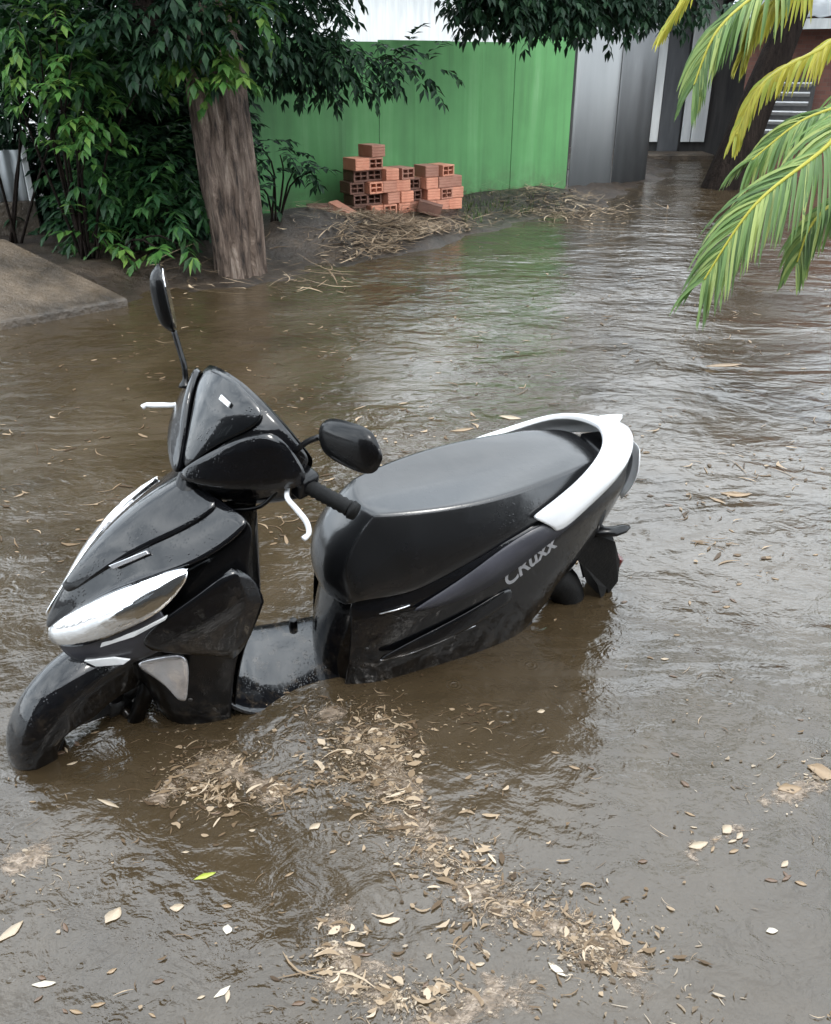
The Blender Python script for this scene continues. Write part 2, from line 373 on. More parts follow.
# brick house on the right, behind the palm
HY = 15.0
hx0 = at(742, 100, HY).x
house = tag(empty('brick_house', (hx0, HY, 0), RAD(-24)), 'low red brown brick house with pale tin roof edge behind the palm fronds', 'house')
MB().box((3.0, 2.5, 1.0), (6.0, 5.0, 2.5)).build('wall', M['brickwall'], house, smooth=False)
m = MB(); rows = []
for k, (yy, zz) in enumerate(((-.55, 2.16), (2.5, 3.0), (5.4, 2.16))):
    rows.append([(-.35 + .075 * i, yy, zz + .018 * math.sin(i * 2.1)) for i in range(92)])
m.grid(rows); m.build('roof', M['roof'], house, solid=.03)
MB().box((2.9, -.56, 2.08), (6.5, .04, .13)).build('fascia', M['white_board'], house, smooth=False)
lx = at(783, 110, HY).x - hx0; lz = at(783, 112, HY).z
win = MB().box((lx, -.03, lz), (.72, .05, .95)).build('window', M['dark_wood'], house, smooth=False)
m = MB()
for k in range(7):
    m.box((lx, -.09, lz - .39 + .13 * k), (.6, .1, .022), Matrix.Rotation(RAD(-28), 3, 'X'))
m.build('louvres', M['white'], win, smooth=False)
# pale-roofed house seen through the gap in the leaves above the green wall
ph = tag(empty('white_house', (-.6, 19, 0)), 'white walled house showing above the green fence through the leaves', 'house')
MB().box((0, 1.5, 1.6), (5.0, 3.0, 3.4)).build('wall', M['white_board'], ph, smooth=False)
m = MB(); m.grid([[(-2.9, -.4, 3.25), (2.9, -.4, 3.25)], [(-2.9, 1.5, 4.0), (2.9, 1.5, 4.0)], [(-2.9, 3.4, 3.25), (2.9, 3.4, 3.25)]]); m.build('roof', M['roof'], ph, smooth=False, solid=.05)

# unseen house added behind the viewer, its dark wall dimming the scooter's reflections
nh = tag(empty('unseen_house', (0, -3.2, 0)), 'unseen dark house added behind the viewer to darken the reflections', 'house')
MB().box((0, -2.0, 1.9), (15, 4, 4.4)).build('wall', simple('darkened_wall', (.016, .014, .012), (.03, .026, .022), .8, 3, .3, 30), nh, smooth=False)
m = MB(); m.grid([[(-8, .6, 3.9), (8, .6, 3.9)], [(-8, -2, 5.4), (8, -2, 5.4)], [(-8, -4.6, 3.9), (8, -4.6, 3.9)]]); m.build('roof', M['clay_dark'], nh, smooth=False, solid=.08)
for x in (-4.6, 4.6):
    wi = MB().box((x, .02, 1.6), (1.3, .06, 1.2)).build('window', M['visor'], nh, smooth=False)
    for sx_ in (-.69, 0, .69): MB().box((x + sx_, .06, 1.6), (.07, .06, 1.34)).build('frame', M['white_board'], wi, smooth=False)
MB().box((1.9, .02, 1.0), (.95, .07, 2.1)).build('door', M['dark_wood'], nh, smooth=False)

# bit of white corrugated fence at the far left and the plinth under it
f0, f1 = gp(-160, 222, .36), gp(36, 211, .34)
fd = f1 - f0; fl = fd.length
wf = tag(empty('white_fence', f0, math.atan2(fd.y, fd.x)), 'weathered white corrugated fence at the left edge above a brown plinth', 'fence')
m = MB(); corr(m, 0, fl - .04, .08, .52, .018, .11); m.build('panel', M['fence_white'], wf, solid=.005)
MB().box((fl / 2, -.02, -.1), (fl, .14, .36)).build('plinth', M['concrete'], wf, smooth=False, bevel=.01)
MB().box((fl - .02, -.03, .26), (.05, .05, .6)).build('post', M['white_board'], wf, smooth=False, bevel=.005)

# tan concrete slab sloping into the water at the left
c = [gp(-150, 255, .40), gp(4, 238, .40), gp(128, 298, .06), gp(-4, 322, .06), gp(-170, 350, .10)]
n = len(c); v = [p for p in c] + [p - Vector((0, 0, .42)) for p in c]
f = [tuple(range(n - 1, -1, -1)), tuple(range(n, 2 * n))] + [(i, (i + 1) % n, n + (i + 1) % n, n + i) for i in range(n)]
tag(mesh('concrete_ramp', v, f, M['concrete'], smooth=False, bevel=.015), 'tan concrete ramp slab sloping into the water at the left edge', 'ramp')
# small pipe with a white tip at the end of the green wall
pp = gp(556, 190, .1)
pr = tag(empty('standing_pipe', pp), 'thin grey pipe with white cap standing before the green fence end', 'pipe')
MB().tube([(0, 0, -.1), (.005, 0, .15), (0, 0, .3)], .012, 8).build('tube', M['steel'], pr)
MB().tube([(0, 0, .3), (0, 0, .35)], .03, 10).build('cap', M['white'], pr, bevel=.008)

# ------------------------------------------------------------------ pile of hollow bricks
BW, BH, BD, TH = .168, .116, .26, .018
def brick_mesh(closed):
    m = MB()
    if closed:                                # turned so its grooved long side shows
        m.box((0, 0, BH / 2), (BW, BD - .012, BH))
        for k in range(4): m.box((0, 0, BH * (.14 + .24 * k)), (BW - .004, BD, BH * .17))
        return m
    m.box((0, 0, BH - TH / 2), (BW, BD, TH)); m.box((0, 0, TH / 2), (BW, BD, TH))
    for s in (-1, 1): m.box((s * (BW / 2 - TH / 2), 0, BH / 2), (TH - .001, BD - .002, BH - 2 * TH))
    m.box((0, 0, BH / 2), (.012, BD - .004, BH - 2 * TH)); m.box((0, .004, BH / 2), (BW - 2 * TH, BD - .02, .012))
    m.box((0, .05, BH / 2), (BW - 2 * TH - .002, .02, BH - 2 * TH - .002))
    return m
NUM = ['bottom', 'second', 'third', 'fourth', 'fifth', 'sixth']; COL = ['first', 'second', 'third', 'fourth', 'fifth', 'sixth', 'seventh', 'eighth', 'ninth']
b0 = gp(352, 214, .14) + wn * .10
per_brick(M['clay'])
protoR = brick_mesh(False).build('hollow_brick', M['clay'], None, smooth=False, bevel=.004)
protoC = brick_mesh(True).build('hollow_brick', M['clay'], None, smooth=False, bevel=.003)
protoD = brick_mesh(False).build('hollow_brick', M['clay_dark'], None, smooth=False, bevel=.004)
first = {protoR: True, protoD: True, protoC: True}
heights = [5, 6, 4, 4, 4, 4, 4, 3]
for ci, hgt in enumerate(heights):
    for ri in range(hgt):
        if ci == 4 and ri == 3: continue
        dark = (ci, ri) in ((0, 0), (0, 1), (0, 2), (0, 3), (1, 3), (4, 2), (4, 1), (1, 1))  # shadowed recess at the left and the dark hole, put into brick colour
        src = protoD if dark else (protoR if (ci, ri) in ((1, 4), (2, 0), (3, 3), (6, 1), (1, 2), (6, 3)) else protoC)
        if first[src]: o = src; first[src] = False
        else: o = link(src.copy())
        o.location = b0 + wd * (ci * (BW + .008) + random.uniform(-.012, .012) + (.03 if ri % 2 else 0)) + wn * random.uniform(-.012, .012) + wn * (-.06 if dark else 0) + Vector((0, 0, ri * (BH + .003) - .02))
        o.rotation_euler = (0, 0, wall_rz + RAD(random.uniform(-6, 6)) + (math.pi if random.random() < .5 else 0))
        tag(o, '%s hollow clay brick, %s row up, %s column from the left of the pile' % ('shade darkened' if dark else 'orange red', NUM[ri], COL[ci]), 'brick', 'hollow bricks stacked against the green fence')
for k, (dx, dn, rz, rx, lab) in enumerate(((-.28, .12, .5, .4, 'broken orange brick leaning at the left foot of the brick pile'), (-.45, .02, 1.2, 0, 'dark brick lying alone left of the brick pile'),
                                     (.78, .22, .9, .25, 'brown brick fallen in front of the middle of the pile'))):
    o = link((protoD if k else protoR).copy()); p = b0 + wd * dx + wn * dn
    o.location = (p.x, p.y, ground_h(p.x, p.y) + .0); o.rotation_euler = (rx, 0, wall_rz + rz)
    tag(o, lab, 'brick', 'loose bricks by the pile')

# ------------------------------------------------------------------ foliage
def leaf_faces(buf, p, d, up, L, Wd, droop=.25):
    d = d.normalized(); s = d.cross(up)
    if s.length < 1e-4: s = Vector((1, 0, 0))
    s.normalize(); n = s.cross(d).normalized(); b = len(buf[0])
    mid = p + d * L * .45; tip = p + d * L - n * L * droop
    buf[0].extend((p, mid + s * Wd * .5 + n * Wd * .12 - n * L * droop * .2, tip, mid - s * Wd * .5 + n * Wd * .12 - n * L * droop * .2, mid - n * L * droop * .25))
    buf[1].extend(((b, b + 1, b + 4), (b + 1, b + 2, b + 4), (b, b + 4, b + 3), (b + 4, b + 2, b + 3)))
def spray(buf, p, d, length, nleaf, L, Wd, rng, droop=.5):
    # a twig of paired leaves
    d = d.normalized(); q = Vector(p); stepl = length / nleaf
    for i in range(nleaf):
        d = (d + Vector((rng.uniform(-.12, .12), rng.uniform(-.12, .12), -droop / nleaf))).normalized(); q = q + d * stepl
        s = d.cross(Vector((0, 0, 1))); s = s.normalized() if s.length > 1e-3 else Vector((1, 0, 0))
        for sg in (-1, 1):
            if rng.random() < .12: continue
            dd = d * .55 + s * sg * .8 + Vector((rng.uniform(-.3, .3), rng.uniform(-.3, .3), rng.uniform(-.45, .1)))
            leaf_faces(buf, q, dd, Vector((rng.uniform(-.3, .3), rng.uniform(-.3, .3), 1)), L * rng.uniform(.7, 1.2), Wd * rng.uniform(.75, 1.2))
    leaf_faces(buf, q, d, Vector((0, 0, 1)), L, Wd)
def rdir(rng, zlo=-1, zhi=1):
    a = rng.uniform(0, 2 * math.pi); z = rng.uniform(zlo, zhi); r = math.sqrt(max(0, 1 - z * z)); return Vector((r * math.cos(a), r * math.sin(a), z))
def clump(buf, c, rad, nsp, L, Wd, rng, droop=.6, n=6, length=None, gap=None):
    c = Vector(c)
    for i in range(nsp):
        d = rdir(rng, -.5, .9); p = c + Vector((d.x * rad[0], d.y * rad[1], d.z * rad[2])) * rng.uniform(.35, 1.0)
        if gap and gap(p): continue
        spray(buf, p, d + rdir(rng) * .5, length or L * 3.0, n, L, Wd, rng, droop)

# the big tree
rng = random.Random(3)
tb = Vector((-1.47, 7.42, -.12))
def opening(p):                               # a gap in the crown above the wall: its outline in directions from the street
    q = Vector(p) + tb - cam.location; a = q.x / q.y; e = q.z / q.y
    return -.075 < a < .045 and .012 + .0 * a < e < .16 - max(0, a) * 1.6
tree = tag(empty('large_tree', tb), 'large broad-leaved tree with thick grooved brown trunk standing at the water edge', 'tree')
spine = spline([(0, 0, 0), (.0, .0, .5), (-.03, .01, 1.0), (-.07, .03, 1.6), (-.12, .1, 2.6), (-.1, .2, 3.6)], 40)
n = 96; v = []; f = []
for i, p in enumerate(spine):
    t = i / 39
    r0 = .175 + .03 * math.exp(-t * 9) + .045 * min(1, t * 3) - .05 * max(0, t - .5)
    for k in range(n):
        a = 2 * math.pi * k / n
        r = r0 * (1 + .10 * math.sin(a * 3 + .6 + t * 1.5) + .10 * (1 - abs(math.sin(a * 3.5 + 1 - t)) ** .5 * 1.4) + .05 * math.sin(a * 13 + t * 4) + .07 * noise.noise(Vector((math.cos(a) * 2.2, math.sin(a) * 2.2, p.z * 1.4))))
        r *= 1 + .35 * math.exp(-t * 22) * max(0, math.sin(a * 4 + 1))
        v.append((p.x + r * math.cos(a), p.y + r * math.sin(a), p.z))
for i in range(39):
    for k in range(n): f.append((i * n + k, i * n + (k + 1) % n, (i + 1) * n + (k + 1) % n, (i + 1) * n + k))
mesh('trunk', v, f, M['bark'], tree)
m = MB()
limb_ends = [(-2.4, -.4, 3.4), (-1.6, 1.6, 4.6), (-.5, .3, 4.9), (1.2, 1.6, 2.7), (2.6, 2.6, 2.6), (-.2, 2.4, 4.0), (-2.8, 1.2, 4.4), (1.9, 3.0, 3.0), (-.9, -.9, 4.6)]
limbs = []
for i, e in enumerate(limb_ends):
    s = spine[22 + (i * 2) % 16]
    e = Vector(e); mid = (s + e) / 2 + Vector((0, 0, .5)); pts = spline([s, mid, e], 10); limbs.append(pts)
    m.tube(pts, [.11 * (1 - .8 * j / 9) for j in range(10)], 8)
m.build('limb', M['bark_dark'], tree)
buf = ([], [])
for pts in limbs:
    for j in range(3, 10):
        for q in range(3): clump(buf, pts[j] + rdir(rng) * .45, (.6, .6, .45), 11, .13, .06, rng, .8, gap=opening)
def local(p): return Vector(p) - tb
# drooping branches in front of the wall and along the top of the view
for px, py, Y, nsp, rad in ((262, 30, 8.3, 22, .30), (300, 48, 8.6, 20, .26), (335, 40, 8.5, 24, .3), (372, 55, 8.9, 16, .22), (398, 66, 9.0, 10, .16), (425, 72, 9.0, 4, .08), (330, 10, 9.3, 26, .4), (276, 0, 8.6, 26, .4),
                            (462, -14, 9.4, 20, .3), (490, -12, 9.6, 22, .28), (520, -6, 9.6, 20, .25), (548, -12, 9.8, 22, .3), (585, 0, 10.2, 24, .32), (620, 2, 10.4, 24, .32), (655, 6, 10.6, 22, .3), (455, -30, 9.4, 24, .4), (530, -30, 9.6, 26, .45), (600, -34, 10.2, 26, .45), (660, -30, 10.6, 26, .45),
                            (250, 50, 8.2, 24, .3), (285, 62, 8.4, 22, .25), (320, 62, 8.5, 22, .22), (350, 68, 8.7, 14, .18), (250, -5, 8.2, 30, .4), (315, -10, 9, 30, .4), (345, 25, 8.9, 20, .25), (470, -6, 9.3, 18, .2), (505, 0, 9.4, 16, .18), (535, -8, 9.5, 26, .25), (575, 0, 9.9, 24, .25), (600, -4, 10, 26, .25), (635, -2, 10.3, 26, .25), (670, -6, 10.5, 24, .25), (700, 0, 10.8, 26, .35), (560, -10, 9.6, 30, .4), (490, -20, 9.3, 30, .4), (640, -12, 10.2, 30, .4), (465, 2, 9.5, 16, .16), (490, 8, 9.6, 18, .16), (512, 4, 9.6, 18, .16), (535, 10, 9.6, 18, .16), (556, 8, 9.8, 18, .16), (578, 8, 10, 20, .18), (600, 10, 10, 20, .18), (160, 15, 6.95, 16, .22), (190, 10, 6.95, 14, .18), (232, 22, 6.95, 12, .16), (212, 0, 6.9, 14, .2), (135, 30, 7, 16, .22), (170, 50, 7.0, 10, .14), (230, 20, 7.9, 18, .3), (205, -10, 7.7, 26, .4), (300, -30, 8.6, 26, .5)):
    clump(buf, local(at(px, py, Y)), (rad, rad, rad * .8), nsp, .115, .05, rng, 1.1, 5, .30, gap=opening)
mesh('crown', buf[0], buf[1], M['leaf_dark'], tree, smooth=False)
for px, py, Y, nsp, rad in ((206, 52, 7.0, 9, .10), (220, 72, 7.0, 6, .07), (193, 58, 7.0, 6, .07), (246, 4, 6.9, 7, .08)):
    buf = ([], []); clump(buf, local(at(px, py, Y)), (rad * .6, rad * .6, rad * .6), nsp + 4, .115, .055, rng, 1.0, 5, .24)
    tag(mesh('leaf_cluster', buf[0], buf[1], M['leaf_light'], tree, smooth=False), 'bright green leaf spray hanging across the trunk')

def shrub(name, label, base, clumps, mat, L, Wd, seed, stems=4, cat='shrub', droop=.7, n=6, length=None, group=None):
    rng = random.Random(seed); base = Vector(base); root = tag(empty(name, base), label, cat, group)
    buf = ([], []); m = MB()
    for px, py, Y, nsp, rad in clumps:
        c = at(px, py, Y) - base
        clump(buf, c, (rad, rad, rad * .85), nsp, L, Wd, rng, droop, n, length)
        if rng.random() < .3 or len(clumps) < 16: m.tube(spline([(rng.uniform(-.05, .05), rng.uniform(-.05, .05), -.1), c * .5 + Vector((rng.uniform(-.1, .1), 0, .15)), c], 7), [.014 * (1 - .11 * j) for j in range(7)], 6)
    m.build('stem', M['bark_dark'], root); mesh('foliage', buf[0], buf[1], mat, root, smooth=False); return root
def grid_clumps(x0, x1, y0, y1, Y0, Y1, n, nsp, rad, seed):
    r = random.Random(seed); q = [(r.uniform(x0, x1), r.uniform(y0, y1), r.uniform(Y0, Y1), nsp, rad * r.uniform(.7, 1.2)) for _ in range(n)]
    return [c for c in q if not (c[0] < 95 and c[1] > 92 and c[2] < 9.0)]
g = gp(95, 235, .15)
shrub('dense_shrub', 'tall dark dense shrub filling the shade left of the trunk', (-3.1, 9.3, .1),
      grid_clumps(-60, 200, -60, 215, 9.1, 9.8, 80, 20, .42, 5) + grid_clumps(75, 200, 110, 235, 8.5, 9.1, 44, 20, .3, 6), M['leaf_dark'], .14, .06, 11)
shrub('broadleaf_shrub', 'mid green broad-leaved shrub hanging over the white fence at left', (-3.6, 8.1, .15),
      grid_clumps(-40, 120, -20, 150, 7.4, 8.2, 26, 9, .26, 8) + grid_clumps(0, 175, -20, 70, 7.6, 8.4, 14, 9, .28, 18), M['leaf_mid'], .13, .055, 12, n=6)
shrub('bright_sapling', 'bright yellow green leafy sapling branch in front of the dark shrub', (-2.75, 7.5, .1),
      [(85, 90, 6.9, 9, .12), (62, 105, 6.9, 6, .1), (98, 118, 6.9, 7, .09), (80, 150, 7.0, 5, .06), (40, 45, 6.9, 6, .12), (18, 22, 6.9, 6, .12), (72, 62, 6.9, 5, .1), (10, 75, 6.9, 3, .1), (55, 8, 6.9, 4, .1), (150, 72, 7.0, 2, .03)], M['leaf_light'], .10, .048, 13, n=5, length=.24)
shrub('low_plant', 'low dark green plant with spreading leaves at the foot of the trunk', (-2.35, 7.75, .08),
      grid_clumps(80, 190, 150, 245, 7.6, 8.2, 26, 9, .17, 21), M['leaf_mid'], .14, .05, 14, n=5)
shrub('young_plant', 'small bright leafed plant on the bank at the water edge', (-2.62, 7.4, .08), [(92, 238, 7.35, 5, .06), (80, 226, 7.4, 4, .06), (108, 246, 7.3, 3, .05), (178, 244, 7.2, 2, .04), (160, 250, 7.2, 2, .05)], M['leaf_light'], .13, .05, 15, n=3, length=.2)
shrub('side_sapling', 'thin dark sapling with small leaves between trunk and green fence', (-1.35, 8.6, .15), [(262, 148, 8.4, 6, .09), (280, 155, 8.4, 7, .09), (300, 166, 8.5, 5, .07), (312, 172, 8.5, 3, .04), (258, 190, 8.4, 4, .07), (268, 170, 8.4, 3, .06)], M['leaf_dark'], .10, .045, 16, n=4, length=.22)
# trees beyond the walls
def far_tree(label, base, top, rad, n, seed, mat, lean=(0, 0), thick=.22, name='dense_tree'):
    rng = random.Random(seed); base = Vector(base); root = tag(empty(name, base), label, 'tree', 'trees beyond the walls')
    e = Vector((lean[0], lean[1], top)); pts = spline([(0, 0, -.3), e * .5 + Vector((.05, 0, 0)), e], 12)
    MB().tube(pts, [thick * (1 - .055 * j) for j in range(12)], 14).build('trunk', M['bark_dark'], root)
    buf = ([], [])
    for i in range(n):
        d = rdir(rng, -.6, 1); c = e + Vector((d.x * rad[0], d.y * rad[1], d.z * rad[2])) * rng.uniform(.4, 1)
        clump(buf, c, (.55, .55, .4), 9, .24, .12, rng, .6, 4)
    mesh('crown', buf[0], buf[1], mat, root, smooth=False); return root
far_tree('dark tree crown showing above the grey gate', (3.8, 21.5, 0), 3.0, (2.0, 1.4, 1.1), 50, 31, M['leaf_dark'])
far_tree('dark green tree rising behind the low brick house', (9.5, 22, 0), 3.6, (3.2, 2, 1.6), 70, 32, M['leaf_dark'])
far_tree('bushy tree crown behind the white fence at the far left', (-7.5, 13.5, 0), 3.6, (2.6, 2, 2.4), 80, 33, M['leaf_mid'])
lb = gp(716, 188, 0)
far_tree('leaning thick dark trunk in the water before the brick house', (lb.x, lb.y, 0), 3.4, (1.0, 1.0, .6), 22, 34, M['leaf_dark'], (1.15, .4), .30, 'leaning_tree')

# ------------------------------------------------------------------ palm at the right
pc = Vector((3.15, 4.25, 2.0))
palm = tag(empty('palm_tree', (3.3, 4.5, 0)), 'palm with long green and yellow fronds arching into the view from the right', 'palm')
po = palm.location.copy()
m = MB(); pts = spline([(0, 0, -.3), (.05, .02, .7), (-.05, -.1, 1.4), pc - po], 24); m.tube(pts, [.11 + .008 * (i % 2) - .001 * i for i in range(24)], 14); m.build('trunk', M['bark_dark'], palm)
def frond(ctrl, L, mat, seed, up=Vector((0, -.2, 1)), n=96, droop=.5, start=.12, tipL=.55, splay=.8, width=.0135):
    rng = random.Random(seed); pts = spline(ctrl, n); pts = [p - po for p in pts]
    v = []; f = []
    for i in range(int(n * start), n):
        t = i / (n - 1); T = (pts[min(i + 1, n - 1)] - pts[i - 1]).normalized(); S = T.cross(up).normalized(); U = S.cross(T).normalized()
        ll = L * min(1, .45 + 1.6 * (t - start)) * (1 - (1 - tipL) * max(0, (t - .55) / .45))
        for sg in (-1, 1):
            if rng.random() < .05: continue
            l = ll * rng.uniform(.82, 1.08); w = width * rng.uniform(.8, 1.15)
            d = (T * (.75 + .5 * t) + S * sg * splay + U * rng.uniform(.02, .28)).normalized(); q = pts[i] + T * rng.uniform(-.004, .004); b = len(v); K = 6
            for k in range(K + 1):
                u = k / K
                wd_ = w * (math.sin(math.pi * min(1, .18 + u * .82)) ** .7) if k < K else .0008
                side = d.cross(U); side = side.normalized() if side.length > 1e-4 else T
                v.extend((q + side * wd_ * .5, q + U * wd_ * -.25, q - side * wd_ * .5))
                d = (d + Vector((rng.uniform(-.05, .05), rng.uniform(-.05, .05), -droop * .35 * (.4 + u)))).normalized(); q = q + d * l / K
            for k in range(K):
                a = b + 3 * k; f.extend(((a, a + 1, a + 4, a + 3), (a + 1, a + 2, a + 5, a + 4)))
    o = mesh('frond', v, f, mat, palm)
    MB().tube(pts, [.011 * (1 - .85 * i / (n - 1)) + .0015 for i in range(n)], 6).build('rachis', M['palm_yellow'], o)
    return o
frond([pc, at(800, -130, 4.1), at(720, -50, 4.0), at(664, 30, 3.95)], .15, M['palm_yellow'], 1, droop=.8, splay=.35)
frond([pc, at(850, -80, 4.0), at(768, -15, 3.8), at(718, 30, 3.7), at(694, 85, 3.65)], .27, M['palm_green'], 2, droop=1.0, splay=.6)
frond([pc, at(860, -60, 3.95), at(800, -20, 3.85), at(765, 10, 3.8), at(745, 50, 3.8)], .2, M['palm_yellow'], 12, droop=1.1, splay=.5)
frond([pc, at(880, 25, 4.0), at(815, 52, 3.9), at(762, 84, 3.8), at(736, 135, 3.75)], .18, M['palm_yellow'], 3, droop=1.2, splay=.5)
frond([pc, at(885, 90, 3.6), at(825, 148, 3.4), at(755, 205, 3.25), at(704, 280, 3.2)], .34, M['palm_green'], 4, droop=.8, splay=.8)
frond([pc, at(900, 130, 3.7), at(860, 180, 3.5), at(815, 220, 3.4), at(797, 262, 3.35)], .22, M['palm_green'], 5, droop=1.0, splay=.7)
frond([pc, at(900, 60, 3.9), at(850, 100, 3.8), at(800, 122, 3.7), at(752, 160, 3.65)], .28, M['palm_green'], 6, droop=.9, splay=.75)
frond([pc, pc + Vector((.5, .2, .5)), pc + Vector((1.2, .3, .4)), pc + Vector((1.7, .4, -.3))], .35, M['palm_green'], 7)
frond([pc, pc + Vector((.1, .6, .5)), pc + Vector((.3, 1.2, .3)), pc + Vector((.4, 1.6, -.4))], .35, M['palm_green'], 8)
frond([pc, pc + Vector((.2, -.4, .5)), pc + Vector((.5, -.9, .3)), pc + Vector((.7, -1.3, -.4))], .35, M['palm_green'], 9)

# ------------------------------------------------------------------ motor scooter (x forward, y to the rider's left, z up; leaning on its side stand)
sc = tag(empty('motor_scooter', (.22, 2.43, -.27)), 'black motor scooter with white grab rail and levers standing in the floodwater', 'scooter')
sc.rotation_mode = 'XYZ'
sc.rotation_euler = (Matrix.Rotation(RAD(204), 3, 'Z') @ Matrix.Rotation(RAD(-2), 3, 'Y') @ Matrix.Rotation(RAD(-12), 3, 'X')).to_euler('XYZ')
def mir(p): return Vector((p[0], -p[1], p[2]))
def symrows(rows):                            # rows run from the centre line outwards to the left
    return [[mir(p) for p in reversed(r[1:])] + [Vector(p) for p in r] for r in rows]
def set_crease(o, nr, nc, crr, crc, val):
    me = o.data; at_ = me.attributes.new('crease_edge', 'FLOAT', 'EDGE')
    for e in me.edges:
        a, b = e.vertices; (ra, ca), (rb, cb) = divmod(a, nc), divmod(b, nc)
        if (ca == cb and ca in crc) or (ra == rb and ra in crr): at_.data[e.index].value = val
def sheet(name, rows, mat, parent=sc, sym=False, sub=2, solid=.006, both=False, tf=None, off=-1, crr=(), crc=(), cv=.8, **k):
    half = len(rows[0])
    if sym and crc: crc = [half - 1 + c for c in crc] + [half - 1 - c for c in crc]
    if sym: rows = symrows(rows)
    sets = [rows]
    if both: sets.append([[mir(p) for p in reversed(r)] for r in rows])
    out = []
    for si, rs in enumerate(sets):
        if tf: rs = [[tf(p) for p in r] for r in rs]
        o_ = MB().grid(rs).build(name, mat, parent, sub=sub, solid=solid, off=off, **k); out.append(o_)
        if len(crr) or len(crc):
            cc = list(crc) if (sym or si == 0) else [half - 1 - c for c in crc]
            set_crease(o_, len(rs), len(rs[0]), list(crr), cc, cv)
    return out[0] if len(out) == 1 else out
SA, SB = Vector((1.17, 0, .25)), Vector((.90, 0, 1.05)); SM = Matrix.Rotation(RAD(25), 3, (SB - SA).normalized())
def st(p): return SM @ (Vector(p) - SA) + SA       # turned with the handlebar
def prism(name, poly, mat, parent=sc, th=.006, n=None, tf=None, both=False, bevel=.0015):
    outs = []
    for sg in ((1, -1) if both else (1,)):
        pts = [Vector(p) if sg > 0 else mir(p) for p in poly]
        if tf: pts = [tf(p) for p in pts]
        nv = Vector((0, 0, 0))
        for a, b in zip(pts, pts[1:] + pts[:1]): nv += a.cross(b)
        nv = nv.normalized(); k = len(pts)
        v = [p + nv * th * .5 for p in pts] + [p - nv * th * .5 for p in pts]
        outs.append(mesh(name, v, [tuple(range(k)), tuple(range(2 * k - 1, k - 1, -1))] + [(i, k + i, k + (i + 1) % k, (i + 1) % k) for i in range(k)], mat, parent, smooth=False, bevel=bevel))
    return outs[0]
# wheels
def wheel(name, c, r, w, tf=None, side=Vector((0, 1, 0))):
    T = tf or (lambda p: Vector(p)); c = Vector(c); n = 40; rows = []
    for i in range(n):
        a = 2 * math.pi * i / n; e = Vector((math.cos(a), 0, math.sin(a))); row = []
        for k in range(12):
            b = 2 * math.pi * k / 12; row.append(T(c + e * (r - w * .48 + w * .48 * math.cos(b)) + Vector((0, w * .5 * math.sin(b), 0))))
        rows.append(row)
    rows.append(rows[0]); tyre = MB().grid(rows, close=True).build(name, M['rubber'], sc)
    m = MB(); rr = r - w * .85
    m.tube([T(c + Vector((0, -w * .3, 0))), T(c + Vector((0, w * .3, 0)))], .035, 14)
    for i in range(5):
        a = 2 * math.pi * i / 5 + .3; e = Vector((math.cos(a), 0, math.sin(a))); m.tube([T(c + e * .03), T(c + e * rr)], [.02, .014], 8)
    m.tube([T(c + Vector((math.cos(2 * math.pi * i / 30), 0, math.sin(2 * math.pi * i / 30))) * rr) for i in range(31)], .016, 8, cap=False)
    m.build('rim', M['steel'], tyre); return tyre
wheel('rear_wheel', (-.075, 0, .215), .27, .12)
wheel('front_wheel', (1.17, 0, .25), .25, .09, st)
# seat
seat_rows = [
 [(.600, 0, .565), (.598, .05, .567), (.583, .09, .572), (.572, .12, .58), (.563, .13, .588)],
 [(.618, 0, .640), (.613, .06, .645), (.590, .108, .655), (.570, .140, .652), (.552, .158, .622)],
 [(.578, 0, .738), (.573, .058, .744), (.552, .092, .750), (.522, .140, .705), (.502, .167, .622)],
 [(.512, 0, .822), (.506, .050, .827), (.490, .078, .828), (.452, .140, .752), (.425, .182, .632)],
 [(.40, 0, .826), (.395, .06, .833), (.390, .108, .842), (.38, .165, .755), (.375, .188, .652)],
 [(.24, 0, .838), (.24, .08, .848), (.24, .132, .856), (.24, .176, .772), (.24, .187, .715)],
 [(.09, 0, .866), (.09, .075, .872), (.09, .128, .872), (.09, .172, .806), (.09, .177, .772)],
 [(-.05, 0, .890), (-.05, .065, .892), (-.05, .105, .890), (-.05, .152, .838), (-.05, .153, .812)],
 [(-.16, 0, .900), (-.16, .045, .899), (-.16, .078, .895), (-.16, .108, .855), (-.16, .107, .832)],
 [(-.220, 0, .875), (-.220, .038, .872), (-.218, .058, .867), (-.218, .064, .847), (-.218, .060, .832)]]
seat = sheet('seat', seat_rows, M['seat'], sym=True, sub=3, solid=.012, crc=[2], crr=[3], cv=.78)
# seams welted along the seat edge
for sg in (1, -1):
    pts = [Vector((r[2][0], sg * (r[2][1] + .001), r[2][2] - .012)) for r in seat_rows[2:9]]
    MB().tube(spline(pts, 40), .0022, 6).build('seam', M['seat'], seat)
pts = [mir(seat_rows[2][2]), mir(seat_rows[3][1]), seat_rows[3][0], seat_rows[3][1], seat_rows[2][2]]
